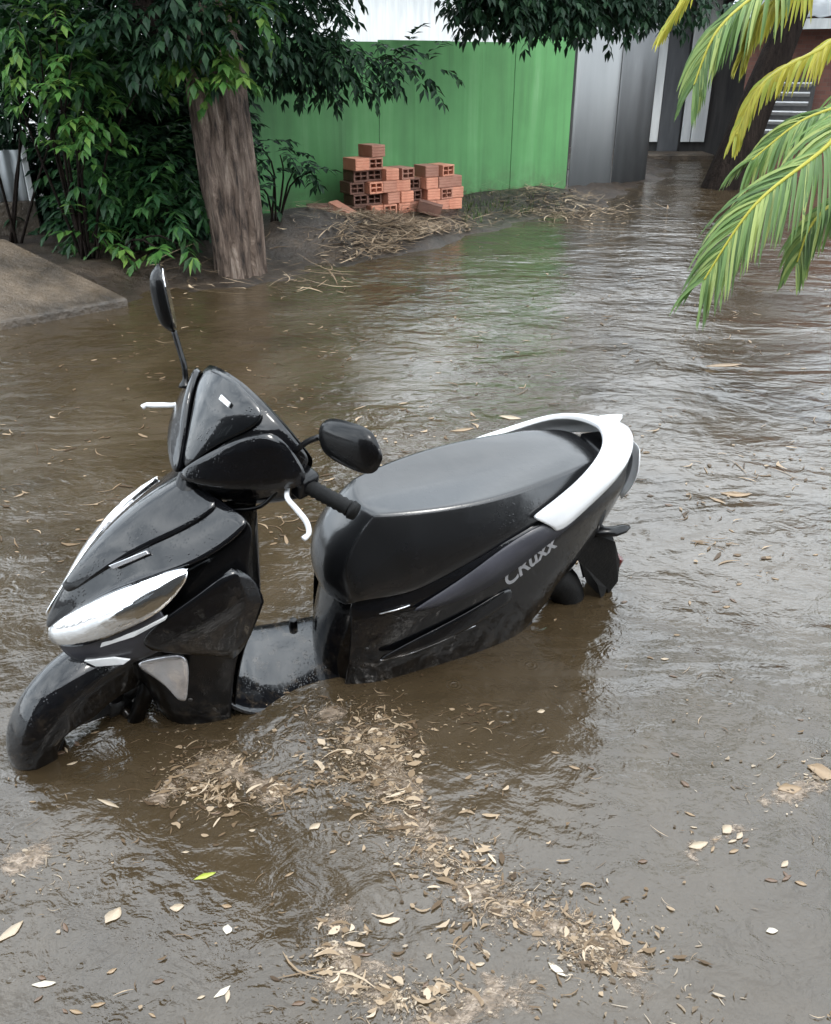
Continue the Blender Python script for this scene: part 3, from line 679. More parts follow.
# body sides
side_rows = [
 [(.565, .11, .60), (.565, .145, .55), (.565, .15, .50), (.565, .155, .44), (.565, .15, .34), (.56, .13, .16)],
 [(.48, .162, .632), (.48, .188, .58), (.48, .193, .53), (.48, .193, .46), (.48, .183, .35), (.48, .15, .16)],
 [(.38, .18, .662), (.38, .20, .602), (.38, .205, .575), (.38, .2, .48), (.38, .187, .37), (.38, .15, .22)],
 [(.28, .183, .705), (.28, .2, .672), (.28, .21, .618), (.28, .2, .52), (.28, .185, .40), (.28, .15, .20)],
 [(.15, .178, .768), (.15, .195, .755), (.15, .21, .66), (.15, .192, .56), (.15, .178, .42), (.15, .145, .2)],
 [(.0, .163, .817), (.0, .18, .805), (.0, .193, .75), (.0, .175, .63), (.0, .16, .47), (.0, .13, .25)],
 [(-.14, .12, .852), (-.14, .142, .837), (-.14, .158, .79), (-.14, .14, .68), (-.14, .12, .54), (-.13, .085, .38)],
 [(-.26, .06, .872), (-.26, .085, .862), (-.26, .102, .80), (-.26, .087, .70), (-.26, .07, .62), (-.26, .05, .56)],
 [(-.34, .0, .87), (-.345, .028, .86), (-.348, .035, .79), (-.335, .03, .72), (-.315, .025, .65), (-.30, .01, .60)]]
sheet('side_panel', side_rows, M['gloss'], both=True, sub=2, solid=.006, crc=[1, 2], cv=.7)
und = [[(.575, 0, .585), (.572, .06, .585), (.555, .11, .58), (.53, .145, .58)], [(.588, 0, .50), (.582, .065, .50), (.560, .115, .50), (.52, .155, .50)],
       [(.605, 0, .36), (.598, .07, .36), (.570, .12, .36), (.52, .16, .36)], [(.600, 0, .24), (.592, .07, .24), (.565, .12, .24), (.51, .155, .24)], [(.57, 0, .10), (.565, .07, .10), (.54, .12, .10), (.50, .15, .10)]]
sheet('under_seat_cover', und, M['gloss'], sym=True)
# grey side strip and its lettering, the spear trims
strip = [[(.415, .209, .597), (.415, .211, .592)], [(.34, .209, .640), (.34, .217, .597)], [(.25, .206, .692), (.25, .219, .612)], [(.17, .202, .752), (.17, .217, .645)], [(.08, .194, .797), (.08, .21, .70)], [(.0, .186, .806), (.0, .203, .757)], [(-.07, .168, .812), (-.07, .185, .786)]]
sheet('side_strip', strip, M['grey'], both=True, sub=1, solid=.004, crr=[0, 6], crc=[0, 1], cv=1)
spear = [[(.49, .203, .432), (.49, .204, .426), (.49, .203, .420)], [(.40, .209, .480), (.40, .222, .448), (.40, .207, .432)], [(.31, .209, .515), (.31, .225, .475), (.31, .204, .448)], [(.20, .206, .56), (.20, .217, .51), (.20, .198, .468)], [(.10, .19, .60), (.10, .20, .55), (.10, .18, .51)]]
sheet('side_trim', spear, M['gloss'], both=True, sub=2, solid=.006, crc=[0, 1, 2], crr=[0, 4], cv=.9)
for sg in (1, -1):
    MB().tube([(.49, sg * .208, .425), (.40, sg * .214, .433), (.31, sg * .21, .448), (.2, sg * .202, .470)], [.0035, .003, .0025, .001], 6).build('trim_edge', M['chrome'], sc)
MB().tube([(.50, .188, .585), (.455, .197, .597), (.42, .2, .607)], .0022, 6).build('trim_edge', M['chrome'], sc)
def lettering(text, size, origin, xdir, ndir, mat, parent, shear=.35, ext=.0008):
    cu = bpy.data.curves.new('badge', 'FONT'); cu.body = text; cu.size = size; cu.extrude = ext; cu.offset = .0012; cu.shear = shear; cu.space_character = .95
    cu.materials.append(mat); o = link(bpy.data.objects.new('badge', cu), parent)
    x = Vector(xdir).normalized(); nn = Vector(ndir).normalized(); y = nn.cross(x).normalized(); nn = x.cross(y)
    mm = Matrix((x, y, nn)).transposed().to_4x4(); mm.translation = Vector(origin)
    bpy.context.view_layer.update(); me = bpy.data.meshes.new_from_object(o.evaluated_get(bpy.context.evaluated_depsgraph_get()))
    bpy.data.objects.remove(o); bpy.data.curves.remove(cu)
    if not me.materials: me.materials.append(mat)
    o = link(bpy.data.objects.new('badge', me), parent); o.matrix_local = mm; return o
lettering('CRuxx', .066, (.140, .221, .618), (-.80, -.07, .60), (.10, 1, .10), M['letter'], sc)
# tail
rail = [[(.085, .180, .822), (.06, .186, .812), (.022, .188, .79), (.01, .186, .775)], [(.06, .176, .836), (.03, .182, .822), (-.01, .188, .795), (-.02, .184, .775)], [(-.05, .148, .880), (-.065, .160, .868), (-.09, .168, .838), (-.09, .163, .812)], [(-.125, .118, .922), (-.14, .132, .915), (-.172, .142, .880), (-.17, .137, .852)],
        [(-.18, .075, .94), (-.215, .092, .935), (-.250, .104, .905), (-.245, .097, .875)], [(-.207, .025, .945), (-.25, .034, .947), (-.298, .042, .930), (-.29, .04, .897)], [(-.21, 0, .948), (-.255, 0, .953), (-.305, 0, .937), (-.30, 0, .905)]]
full = rail + [[mir(p) for p in r] for r in reversed(rail[:-1])]
gr_ = MB().grid(full).build('grab_rail', M['white'], sc, sub=2, solid=.016, off=-1); set_crease(gr_, len(full), 4, [0, len(full) - 1], [0, 2, 3], .8)
prism('grab_rail_fin', [(-.30, -.03, .935), (-.33, -.05, .945), (-.335, -.075, .93), (-.28, -.09, .925)], M['white'], th=.012)
MB().box((-.235, 0, .885), (.07, .12, .03)).build('rack_plate', M['matte'], sc, bevel=.008)
tl = [[(-.362, 0, .880), (-.356, .03, .88), (-.332, .058, .88)], [(-.385, 0, .81), (-.378, .034, .81), (-.348, .065, .81)], [(-.374, 0, .745), (-.366, .03, .745), (-.343, .055, .745)], [(-.352, 0, .70), (-.346, .025, .70), (-.330, .042, .70)]]
sheet('tail_lamp', tl, M['white'], sym=True, sub=2)
prof_ = [(-.17, .57), (-.27, .60), (-.35, .56), (-.425, .43), (-.445, .33), (-.425, .285), (-.405, .325), (-.385, .275), (-.345, .36), (-.25, .48)]
cx_, cz_ = (-.33, .44); m = MB(); n = len(prof_)
for yy, k_ in ((-.058, .86), (-.045, 1.0), (.045, 1.0), (.058, .86)): m.v += [Vector((cx_ + (x - cx_) * k_, yy * (1 if x > -.4 else .75), cz_ + (z - cz_) * k_)) for x, z in prof_]
for r_ in range(3):
    for i in range(n): m.f.append((r_ * n + i, r_ * n + (i + 1) % n, (r_ + 1) * n + (i + 1) % n, (r_ + 1) * n + i))
m.f.append(tuple(range(n))); m.f.append(tuple(range(4 * n - 1, 3 * n - 1, -1)))
rf = m.build('rear_fender', M['rubber'], sc, smooth=False, bevel=.006)
MB().box((-.432, 0, .40), (.02, .06, .06), Matrix.Rotation(RAD(-12), 3, 'Y')).build('reflector', M['redlens'], rf, bevel=.008)
for sg in (1, -1):
    MB().tube([(-.26, sg * .05, .60), (-.34, sg * .055, .588), (-.375, sg * .055, .592), (-.395, sg * .055, .596)], [.018, .02, .017, .006], 10, flat=.7).build('turn_signal', M['matte'], sc)
# engine, side stand, silencer (mostly under water)
m = MB(); m.grid([[(.36, .10, .14), (.36, .11, .34), (.34, .06, .40)], [(.2, .11, .12), (.2, .13, .34), (.2, .09, .42)], [(.0, .11, .14), (.0, .13, .33), (.0, .09, .38)], [(-.1, .10, .18), (-.1, .115, .30), (-.1, .08, .34)]])
m.build('engine_case', M['matte'], sc, sub=2, solid=.05)
MB().tube([(.3, -.13, .16), (.15, -.14, .18), (.0, -.15, .24), (-.2, -.15, .32)], [.02, .04, .05, .045], 12).build('silencer', M['steel'], sc)
MB().tube([(.35, .12, .16), (.33, .2, .05), (.30, .24, -.03)], .011, 8).build('side_stand', M['steel'], sc)
# floor board and centre spine
fl = [[(.93, 0, .36), (.93, .10, .35), (.93, .165, .345)], [(.86, 0, .28), (.86, .10, .272), (.86, .175, .266)], [(.74, 0, .252), (.74, .10, .247), (.74, .178, .238)], [(.60, 0, .252), (.60, .10, .247), (.60, .17, .238)], [(.50, 0, .27), (.50, .10, .262), (.50, .16, .25)]]
sheet('floorboard', fl, M['gloss'], sym=True, sub=2, solid=.03)
MB().tube([(.63, -.13, .255), (.63, -.13, .30)], [.016, .012], 12).build('floor_bolt', M['matte'], sc, bevel=.003)
# front apron: body under the cover, legs side
apron = [
 [(.90, .0, .95), (.88, .08, .95), (.85, .15, .955), (.835, .178, .94)],
 [(.99, .0, .86), (.98, .09, .86), (.93, .165, .86), (.86, .196, .84)],
 [(1.08, .0, .74), (1.06, .10, .74), (.99, .18, .75), (.84, .205, .76)],
 [(1.16, .0, .64), (1.13, .09, .63), (1.03, .18, .63), (.825, .205, .69)],
 [(1.16, .0, .55), (1.14, .08, .54), (1.06, .165, .53), (.875, .195, .57)],
 [(1.13, .0, .42), (1.11, .09, .41), (1.05, .158, .40), (.885, .175, .40)],
 [(1.09, .0, .28), (1.07, .09, .27), (1.02, .150, .26), (.89, .165, .24)],
 [(1.05, .0, .18), (1.03, .08, .17), (.99, .14, .16), (.88, .16, .15)]]
sheet('leg_shield', apron, M['matte'], sym=True, sub=2, solid=.008)
inner = [[(.80, 0, .93), (.80, .09, .93), (.835, .172, .93)], [(.80, 0, .78), (.80, .1, .78), (.825, .195, .76)], [(.80, 0, .64), (.80, .1, .63), (.82, .197, .68)], [(.83, 0, .50), (.83, .1, .50), (.87, .185, .55)], [(.86, 0, .36), (.86, .1, .36), (.88, .168, .38)], [(.87, 0, .16), (.87, .1, .16), (.88, .155, .16)]]
sheet('inner_shield', inner, M['matte'], sym=True, sub=2, solid=.006, off=1)
# front cover: beak-like glossy panel from the steering head to the nose
cover = [
 [(.945, 0, .985), (.915, .05, .965), (.885, .110, .965), (.868, .150, .968), (.845, .183, .960)],
 [(1.02, 0, .940), (1.00, .055, .925), (.975, .110, .905), (.945, .148, .905), (.905, .187, .908)],
 [(1.10, 0, .882), (1.085, .05, .872), (1.065, .090, .858), (1.03, .135, .858), (.980, .178, .858)],
 [(1.185, 0, .800), (1.175, .035, .793), (1.160, .062, .785), (1.125, .105, .788), (1.070, .146, .824)],
 [(1.255, 0, .705), (1.248, .022, .700), (1.236, .042, .694), (1.215, .066, .700), (1.178, .094, .745)],
 [(1.292, 0, .640), (1.288, .012, .640), (1.282, .024, .638), (1.265, .038, .645), (1.240, .055, .672)],
 [(1.312, 0, .588), (1.310, .008, .590), (1.307, .014, .593), (1.304, .018, .598), (1.300, .024, .606)]]
cov = sheet('front_cover', cover, M['gloss'], sym=True, sub=2, solid=.012, crc=[2, 4], crr=[0], cv=.75)
panel_rows = [[Vector(p) + Vector((.005, 0, .006)) for p in r[:3]] for r in cover[:5]]
panel_rows[-1] = [Vector((p.x, p.y * .6, p.z)) for p in panel_rows[-1]]
sheet('centre_panel', panel_rows, M['gloss'], cov, sym=True, sub=2, solid=.008, crc=[2], crr=[0, 4], cv=.85)
prism('air_slot', [(1.150, .068, .806), (1.140, .080, .803), (1.062, .106, .853), (1.066, .098, .858)], M['chrome'], cov, th=.008, both=True)
# headlights under the cover edge, bright trims, lower lip, chin lamps
hl = [[(1.296, .022, .604), (1.298, .034, .585), (1.290, .040, .568)], [(1.240, .054, .664), (1.246, .092, .640), (1.230, .104, .600)], [(1.172, .096, .738), (1.180, .150, .722), (1.140, .170, .698)], [(1.066, .150, .818), (1.080, .192, .800), (1.050, .206, .766)], [(.985, .176, .852), (.992, .184, .848), (.988, .187, .842)]]
for k_, o in enumerate(sheet('headlight', hl, M['lens'], both=True, sub=2, solid=.012, crc=[0, 2], crr=[0, 4], cv=.85)):
    sg = -1 if k_ else 1; rows = [[Vector((p[0] + .006, sg * (p[1] + .008), p[2] + .006)) for p in (r if sg > 0 else r[::-1])] for r in hl]
    lo_ = MB().grid(rows).build('lens', M['clear'], o, sub=2); set_crease(lo_, 5, 3, [0, 4], [0, 2], .85)
    MB().tube([Vector((1.15, sg * .140, .722)), Vector((1.165, sg * .150, .732))], [.016, .012], 12).build('bulb', M['matte'], o)
bez = [[(1.125, .170, .748), (1.120, .174, .732)], [(1.085, .184, .782), (1.082, .190, .762)], [(1.045, .190, .812), (1.042, .196, .790)], [(1.005, .190, .842), (1.005, .193, .832)]]
sheet('lamp_bezel', bez, M['gloss'], both=True, sub=2, solid=.006, off=0, crr=[0, 3], cv=.7)
lip = [[(1.288, .02, .562), (1.284, .045, .566), (1.27, .066, .548), (1.24, .07, .522)], [(1.236, .080, .592), (1.232, .098, .590), (1.215, .112, .562), (1.18, .115, .528)], [(1.155, .140, .688), (1.155, .156, .686), (1.135, .172, .640), (1.10, .170, .585)], [(1.060, .186, .758), (1.056, .198, .756), (1.045, .206, .715), (1.02, .195, .66)]]
sheet('lower_lip', lip, M['grey'], both=True, sub=2, solid=.008, crc=[0, 1, 3], crr=[0, 3], cv=.8)
prism('bright_trim', [(1.195, .132, .615), (1.12, .180, .676), (1.05, .210, .740), (1.047, .211, .752), (1.11, .184, .698), (1.19, .134, .632)], M['white'], th=.008, both=True)
prism('bright_trim', [(1.235, .100, .548), (1.17, .150, .590), (1.135, .176, .598), (1.15, .168, .578), (1.21, .120, .540)], M['white'], th=.006, both=True)
ch = [[(1.135, .158, .565), (1.07, .185, .590), (1.005, .201, .605)], [(1.095, .175, .53), (1.05, .192, .53), (1.005, .203, .53)], [(1.06, .186, .49), (1.035, .195, .475), (1.01, .2, .46)], [(1.035, .192, .435), (1.028, .195, .43), (1.015, .197, .425)]]
sheet('chin_lamp', ch, M['chrome'], both=True, sub=2, solid=.01, crc=[0, 2], crr=[0, 3], cv=.85)
# lower side wing of the apron
wing = [[(1.115, .186, .665), (1.085, .196, .640), (1.05, .200, .628)], [(1.06, .200, .735), (1.02, .218, .690), (.99, .212, .612)], [(.97, .208, .800), (.94, .228, .715), (.93, .214, .590)], [(.895, .204, .860), (.868, .226, .765), (.90, .206, .560)], [(.845, .200, .815), (.823, .212, .745), (.865, .202, .590)]]
sheet('side_wing', wing, M['gloss'], both=True, sub=2, solid=.008, crc=[0, 1, 2], crr=[0, 3, 4], cv=.85)
# fender and fork (turned with the handlebar)
fr = []
for i in range(15):
    a = RAD(-12 + i * 11.5); r = .284 + .016 * math.sin(min(1, i / 9) * math.pi); e = Vector((math.cos(a), 0, math.sin(a)))
    hw = .062 if 2 < i < 11 else .055
    if i == 0: hw = .035
    c = Vector((1.17, 0, .255))
    fr.append([c + e * (r + .006), c + e * r + Vector((0, hw * .62, 0)), c + e * (r - .028) + Vector((0, hw, 0)), c + e * (r - (.085 if i < 5 else .15)) + Vector((0, hw + .004, 0))])
sheet('front_fender', fr, M['gloss'], sym=True, sub=2, solid=.006, tf=st, crc=[2], cv=.6)
for sg in (1, -1):
    MB().tube([st((1.165, sg * .075, .24)), st((1.10, sg * .072, .42)), st((1.03, sg * .06, .62))], [.022, .024, .02], 12).build('fork_leg', M['matte'], sc)
MB().tube([st((1.165, -.09, .25)), st((1.165, .09, .25))], .013, 10).build('axle', M['matte'], sc)
MB().tube([st((1.06, 0, .62)), st((.93, 0, .98))], .04, 14).build('steering_column', M['matte'], sc)
# handlebar cover, visor, bars
mask = [
 [(.80, 0, 1.195), (.805, .06, 1.192), (.80, .12, 1.175), (.785, .165, 1.14), (.76, .195, 1.095)],
 [(.865, 0, 1.172), (.865, .055, 1.166), (.855, .115, 1.15), (.83, .155, 1.122), (.775, .198, 1.08)],
 [(.915, 0, 1.085), (.912, .045, 1.085), (.90, .098, 1.085), (.865, .15, 1.075), (.79, .2, 1.058)],
 [(.958, 0, 1.005), (.95, .035, 1.012), (.925, .09, 1.022), (.88, .148, 1.038), (.795, .2, 1.04)],
 [(.962, 0, .968), (.950, .035, .972), (.92, .095, .98), (.87, .15, .99), (.785, .2, 1.0)],
 [(.92, 0, .905), (.91, .035, .905), (.88, .09, .912), (.835, .135, .925), (.775, .185, .955)],
 [(.80, 0, .915), (.80, .04, .915), (.79, .08, .92), (.77, .12, .935), (.745, .17, .975)]]
sheet('handlebar_cover', mask, M['gloss'], sym=True, sub=2, solid=.008, tf=st, crr=[0, 3, 4], crc=[1, 4], cv=.75)
back = [[(.802, 0, 1.193), (.80, .12, 1.172), (.755, .193, 1.09)], [(.745, 0, 1.12), (.745, .11, 1.11), (.735, .185, 1.06)], [(.795, 0, .925), (.785, .09, .93), (.742, .17, .98)]]
sheet('dash_panel', back, M['matte'], sym=True, sub=2, tf=st)
vis = [[(.828, 0, 1.212), (.83, .04, 1.209), (.828, .075, 1.200), (.826, .098, 1.190)], [(.872, 0, 1.186), (.872, .036, 1.182), (.866, .070, 1.174), (.856, .104, 1.160)], [(.918, 0, 1.118), (.917, .020, 1.117), (.914, .038, 1.115), (.908, .052, 1.112)], [(.962, 0, 1.028), (.962, .003, 1.029), (.961, .006, 1.030), (.960, .009, 1.032)]]
brow = [[(.966, .003, 1.026), (.984, .002, .998)], [(.926, .050, 1.092), (.954, .074, 1.012)], [(.884, .094, 1.143), (.902, .145, 1.030)], [(.836, .134, 1.163), (.815, .212, 1.044)], [(.812, .150, 1.150), (.775, .222, 1.064)]]
sheet('brow_panel', brow, M['gloss'], both=True, sub=2, solid=.014, off=0, crc=[0, 1], crr=[0, 3, 4], cv=.95, tf=st)
vi = sheet('windscreen', vis, M['visor'], sym=True, sub=2, solid=.006, tf=st, off=0, crc=[3], crr=[0, 3], cv=.8)
prism('emblem', [(.872, .004, 1.197), (.870, .034, 1.193), (.877, .036, 1.184), (.880, .006, 1.188)], M['white'], vi, th=.006, tf=st)
# ridges on the lower edge of the handlebar cover
for sg in (1, -1):
    MB().tube([st((.962, sg * .008, 1.0)), st((.930, sg * .092, 1.02)), st((.882, sg * .152, 1.036)), st((.80, sg * .206, 1.04))], [.004, .005, .005, .003], 6).build('cover_ridge', M['grey'], sc)
    ga, gb = (Vector((.775, .21, 1.03)), Vector((.742, .325, 1.028))) if sg > 0 else (Vector((.80, -.20, 1.02)), Vector((.70, -.295, .955)))
    MB().tube([st((.79, sg * .14, 1.03)), st(ga * .9 + Vector((.79, sg * .14, 1.03)) * .1), st(ga + (gb - ga) * .15)], .016, 12).build('handlebar', M['matte'], sc)
    g = MB(); gpts = [ga + (gb - ga) * (i / 16) for i in range(17)]
    g.tube([st(p) for p in gpts], [.0175 + (.0025 if i % 2 else 0) for i in range(17)], 14)
    g.tube([st(gpts[-1]), st(gpts[-1] + (gb - ga) * .12)], [.023, .02], 14); g.build('grip', M['rubber'], sc)
    MB().box(st(ga + Vector((.0, -sg * .015, 0))), (.06, .05, .06), SM).build('switch_box', M['matte'], sc, bevel=.01)
    lv = spline([(.81, .185, 1.03), (.835, .21, 1.025), (.835, .245, 1.015), (.832, .278, 1.0), (.840, .298, .985), (.858, .300, .978)] if sg > 0 else [(.82, -.185, 1.03), (.845, -.21, 1.012), (.858, -.235, 1.0), (.870, -.26, .988), (.877, -.280, .978), (.888, -.283, .972)], 22)
    MB().tube([st(p) for p in lv], [.0052 + .002 * math.sin(i / 21 * math.pi) if i < 19 else .007 for i in range(22)], 10).build('brake_lever', M['white'], sc)
    if sg > 0:
        sp_ = [(.80, .16, 1.085), (.79, .175, 1.12), (.782, .195, 1.155), (.775, .222, 1.185)]; c = Vector((.772, .312, 1.228)); ax = Vector((-.05, .95, .30)).normalized(); turn, hl_, hh_ = 0, .092, .050
    else:
        sp_ = [(.855, -.15, 1.11), (.845, -.17, 1.15), (.838, -.20, 1.18), (.832, -.232, 1.212)]; c = Vector((.825, -.270, 1.275)); ax = Vector((-.05, -.46, .89)).normalized(); turn, hl_, hh_ = RAD(-36), .080, .042
    ms = MB().tube([st(p) for p in spline(sp_, 14)], [.018, .014] + [.0068] * 12, 10).build('mirror_stem', M['matte'], sc)
    # mirror housing: rounded shell with a flat glass on the rider's side
    fw = Vector((1, 0, 0)); fw = (fw - ax * fw.dot(ax)).normalized(); fw = Matrix.Rotation(turn, 3, ax) @ fw; up = ax.cross(fw).normalized(); rows = []
    for i in range(11):
        t = -1 + 2 * i / 10; hw = hh_ * max(.001, (1 - abs(t) ** 3.6)) ** .5 * (1 + .12 * t) + .003; row = []
        for k in range(18):
            b = 2 * math.pi * k / 18; dep = math.cos(b); sq = math.copysign(abs(math.sin(b)) ** .7, math.sin(b))
            row.append(st(c + ax * t * hl_ + up * hw * sq + fw * (max(dep, -.18) * .032 * (max(0, 1 - abs(t) ** 2.5) ** .5 + .05))))
        rows.append(row)
    mh = MB().grid(rows, close=True); mh.f.append(tuple(range(17, -1, -1))); mh.f.append(tuple(10 * 18 + k for k in range(18)))
    mh.build('mirror_head', M['matte'], ms, sub=1)
    gm = MB(); gl = [c - fw * .0075 + ax * math.cos(2 * math.pi * k / 28) * (hl_ - .01) + up * math.sin(2 * math.pi * k / 28) * (hh_ - .007) for k in range(28)]
    gm.add([st(p) for p in gl], [tuple(range(28))]); gm.build('mirror_glass', M['mirror'], ms, smooth=False, solid=.002)

# a few fixings: screws on the panels, cable at the handlebar, welds of the seat lock
def screw(p, nrm, parent, tf=None):
    p = Vector(p); nv = Vector(nrm).normalized(); q = [p, p + nv * .003]
    if tf: q = [tf(a) for a in q]
    MB().tube(q, [.006, .005], 10).build('screw', M['steel'], parent)
for sg in (1, -1):
    for p, nr in (((.52, sg * .178, .45), (.3, sg, 0)), ((.05, sg * .176, .60), (0, sg, 0)), ((.90, sg * .21, .64), (0, sg, 0)), ((1.0, sg * .17, .40), (.3, sg, 0))): screw(p, nr, sc)
MB().tube([st(p) for p in spline([(.83, .17, 1.01), (.86, .15, .96), (.90, .10, .93), (.93, .05, .90)], 14)], .005, 8).build('cable', M['matte'], sc)
MB().tube([st(p) for p in spline([(.80, .19, 1.05), (.74, .17, 1.01), (.78, .10, .92), (.88, .05, .88)], 14)], .005, 8).build('cable', M['matte'], sc)

# ------------------------------------------------------------------ floating rubbish
rng = random.Random(77)
def litter_mesh(name, pts, mat, label, lo, hi, wlo, whi, z0=.002, kind='stuff', tilt=.02, thread=.35):
    v = []; f = []
    for (x, y) in pts:
        a = rng.gauss(.1, .7) + (math.pi if rng.random() < .5 else 0) if rng.random() < .6 else rng.uniform(0, 6.28)
        u = rng.random() ** 2.2; L = lo + (hi - lo) * u; wd2 = (wlo + (whi - wlo) * rng.random() ** 1.8) * .5
        z = (max(ground_h(x, y) + .012, 0) if y > 5.5 else 0.0) + z0 + rng.random() * .003
        if rng.random() < thread: L *= 1.9; wd2 = wlo * .45
        wd2 = min(wd2, L * .4); d = Vector((math.cos(a), math.sin(a), rng.uniform(-tilt, tilt))) * L * .5; s = Vector((-math.sin(a), math.cos(a), rng.uniform(-tilt, tilt))); c = Vector((x, y, z + abs(d.z)))
        bend = s * L * rng.uniform(-.25, .25); b = len(v); K = 4; k1 = []; k2 = []
        for k in range(K + 1):
            t = k / K; w_ = wd2 * (.25 + math.sin(math.pi * t) * rng.uniform(.55, 1.15)); q = c + d * (2 * t - 1) + bend * math.sin(math.pi * t)
            v.append(q + s * w_); v.append(q - s * w_)
        for k in range(K): f.append((b + 2 * k, b + 2 * k + 1, b + 2 * k + 3, b + 2 * k + 2))
    return tag(mesh(name, v, f, mat, None, smooth=False), label, None, None, kind)
def band(poly, n, spread):
    out = []
    for _ in range(n):
        i = rng.randrange(len(poly) - 1); t = rng.random(); (ax, ay, aw), (bx, by, bw) = poly[i], poly[i + 1]
        w = (aw + (bw - aw) * t) * spread * (1.0 if rng.random() < .6 else 2.4)
        p = gp(ax + (bx - ax) * t + rng.gauss(0, w), ay + (by - ay) * t + rng.gauss(0, w * .5))
        if noise.noise(Vector((p.x * 7, p.y * 7, 5))) + .25 * noise.noise(Vector((p.x * 19, p.y * 19, 2))) > rng.uniform(-.5, .75): out.append((p.x, p.y))
    return out
mat_pts = band([(185, 790, 16), (215, 760, 22), (270, 790, 18), (200, 800, 20)], 1100, 1) + band([(340, 705, 14), (390, 760, 30), (330, 780, 30)], 1200, 1) + band([(390, 760, 28), (425, 820, 20), (440, 870, 14)], 900, 1) \
    + band([(440, 860, 12), (500, 900, 24), (570, 935, 26), (610, 960, 22)], 1200, 1) + band([(430, 710, 10), (470, 720, 14)], 160, 1)
litter_mesh('floating_straw', mat_pts, M['straw'], 'mats of straw and shredded leaves drifting on the water', .004, .040, .0014, .011)
pts2 = band([(345, 930, 16), (340, 970, 16), (430, 1000, 30), (500, 985, 26)], 380, 1) + band([(520, 940, 30), (600, 960, 30)], 220, 1) + band([(0, 880, 20), (60, 860, 24)], 220, 1) + band([(760, 790, 24), (840, 775, 20)], 350, 1) + band([(650, 1005, 30), (760, 1000, 30)], 130, 1)
litter_mesh('floating_foam_scum', pts2, M['dead_leaf'], 'pale scum of leaf scraps drifting on the near water', .003, .024, .002, .010, z0=.001, thread=.35)
mulch = band([(185, 790, 14), (215, 760, 18), (270, 790, 14)], 2600, 1) + band([(340, 700, 12), (380, 760, 24), (330, 775, 22)], 3400, 1) + band([(385, 755, 20), (425, 820, 14), (442, 872, 9)], 3200, 1) + band([(440, 860, 9), (500, 900, 16), (570, 935, 18), (612, 962, 16)], 4200, 1) + band([(340, 930, 12), (350, 985, 14), (440, 1005, 22)], 2200, 1)
litter_mesh('floating_mulch', mulch, M['dead_leaf'], 'fine soaked leaf mulch drifting in trails on the near water', .002, .012, .0012, .006, z0=.0016, thread=.15)
clumps_ = band([(180, 780, 18), (270, 790, 16)], 110, 1) + band([(340, 705, 16), (390, 760, 22), (430, 820, 14), (500, 900, 18), (600, 955, 20)], 330, 1) + band([(340, 925, 14), (350, 985, 16), (450, 1005, 24)], 130, 1)
litter_mesh('soaked_leaves', clumps_, leaf_mat('soaked_leaf', (.12, .08, .045), (.27, .20, .13), (.42, .34, .25), .1, .35), 'larger soaked leaves matted together in the drifting trails', .016, .055, .005, .016, z0=.002, thread=.1)
# film of soaked scum between the mats, denser along the trails
TR = [[(165, 795, .05), (215, 760, .06), (275, 792, .05)], [(330, 715, .05), (380, 750, .10), (420, 815, .07), (440, 870, .05), (500, 905, .06), (570, 935, .065), (640, 975, .05)], [(335, 925, .045), (350, 985, .05), (440, 1010, .07), (520, 1000, .06)], [(690, 850, .018), (740, 830, .022)], [(770, 800, .03), (850, 772, .045)], [(-10, 880, .05), (40, 850, .04)]]
TRW = [[(gp(a, b_), w_) for a, b_, w_ in t] for t in TR]
def trail(x, y):
    d = 0.0; p = Vector((x, y, 0))
    for t in TRW:
        for (a, wa), (b_, wb) in zip(t, t[1:]):
            u = max(0, min(1, (p - a).dot(b_ - a) / (b_ - a).length_squared)); w_ = wa + (wb - wa) * u
            d = max(d, math.exp(-((p - a - (b_ - a) * u).length / w_) ** 2))
    return d
gx, gy, st_ = 96, 70, .022; gv = []; ga_ = []
for j in range(gy):
    for i in range(gx):
        x, y = -1.05 + i * st_, .95 + j * st_; gv.append((x, y, .0012)); ga_.append(trail(x, y))
gf = [(j * gx + i, j * gx + i + 1, (j + 1) * gx + i + 1, (j + 1) * gx + i) for j in range(gy - 1) for i in range(gx - 1) if max(ga_[j * gx + i], ga_[j * gx + i + 1], ga_[(j + 1) * gx + i], ga_[(j + 1) * gx + i + 1]) > .02]
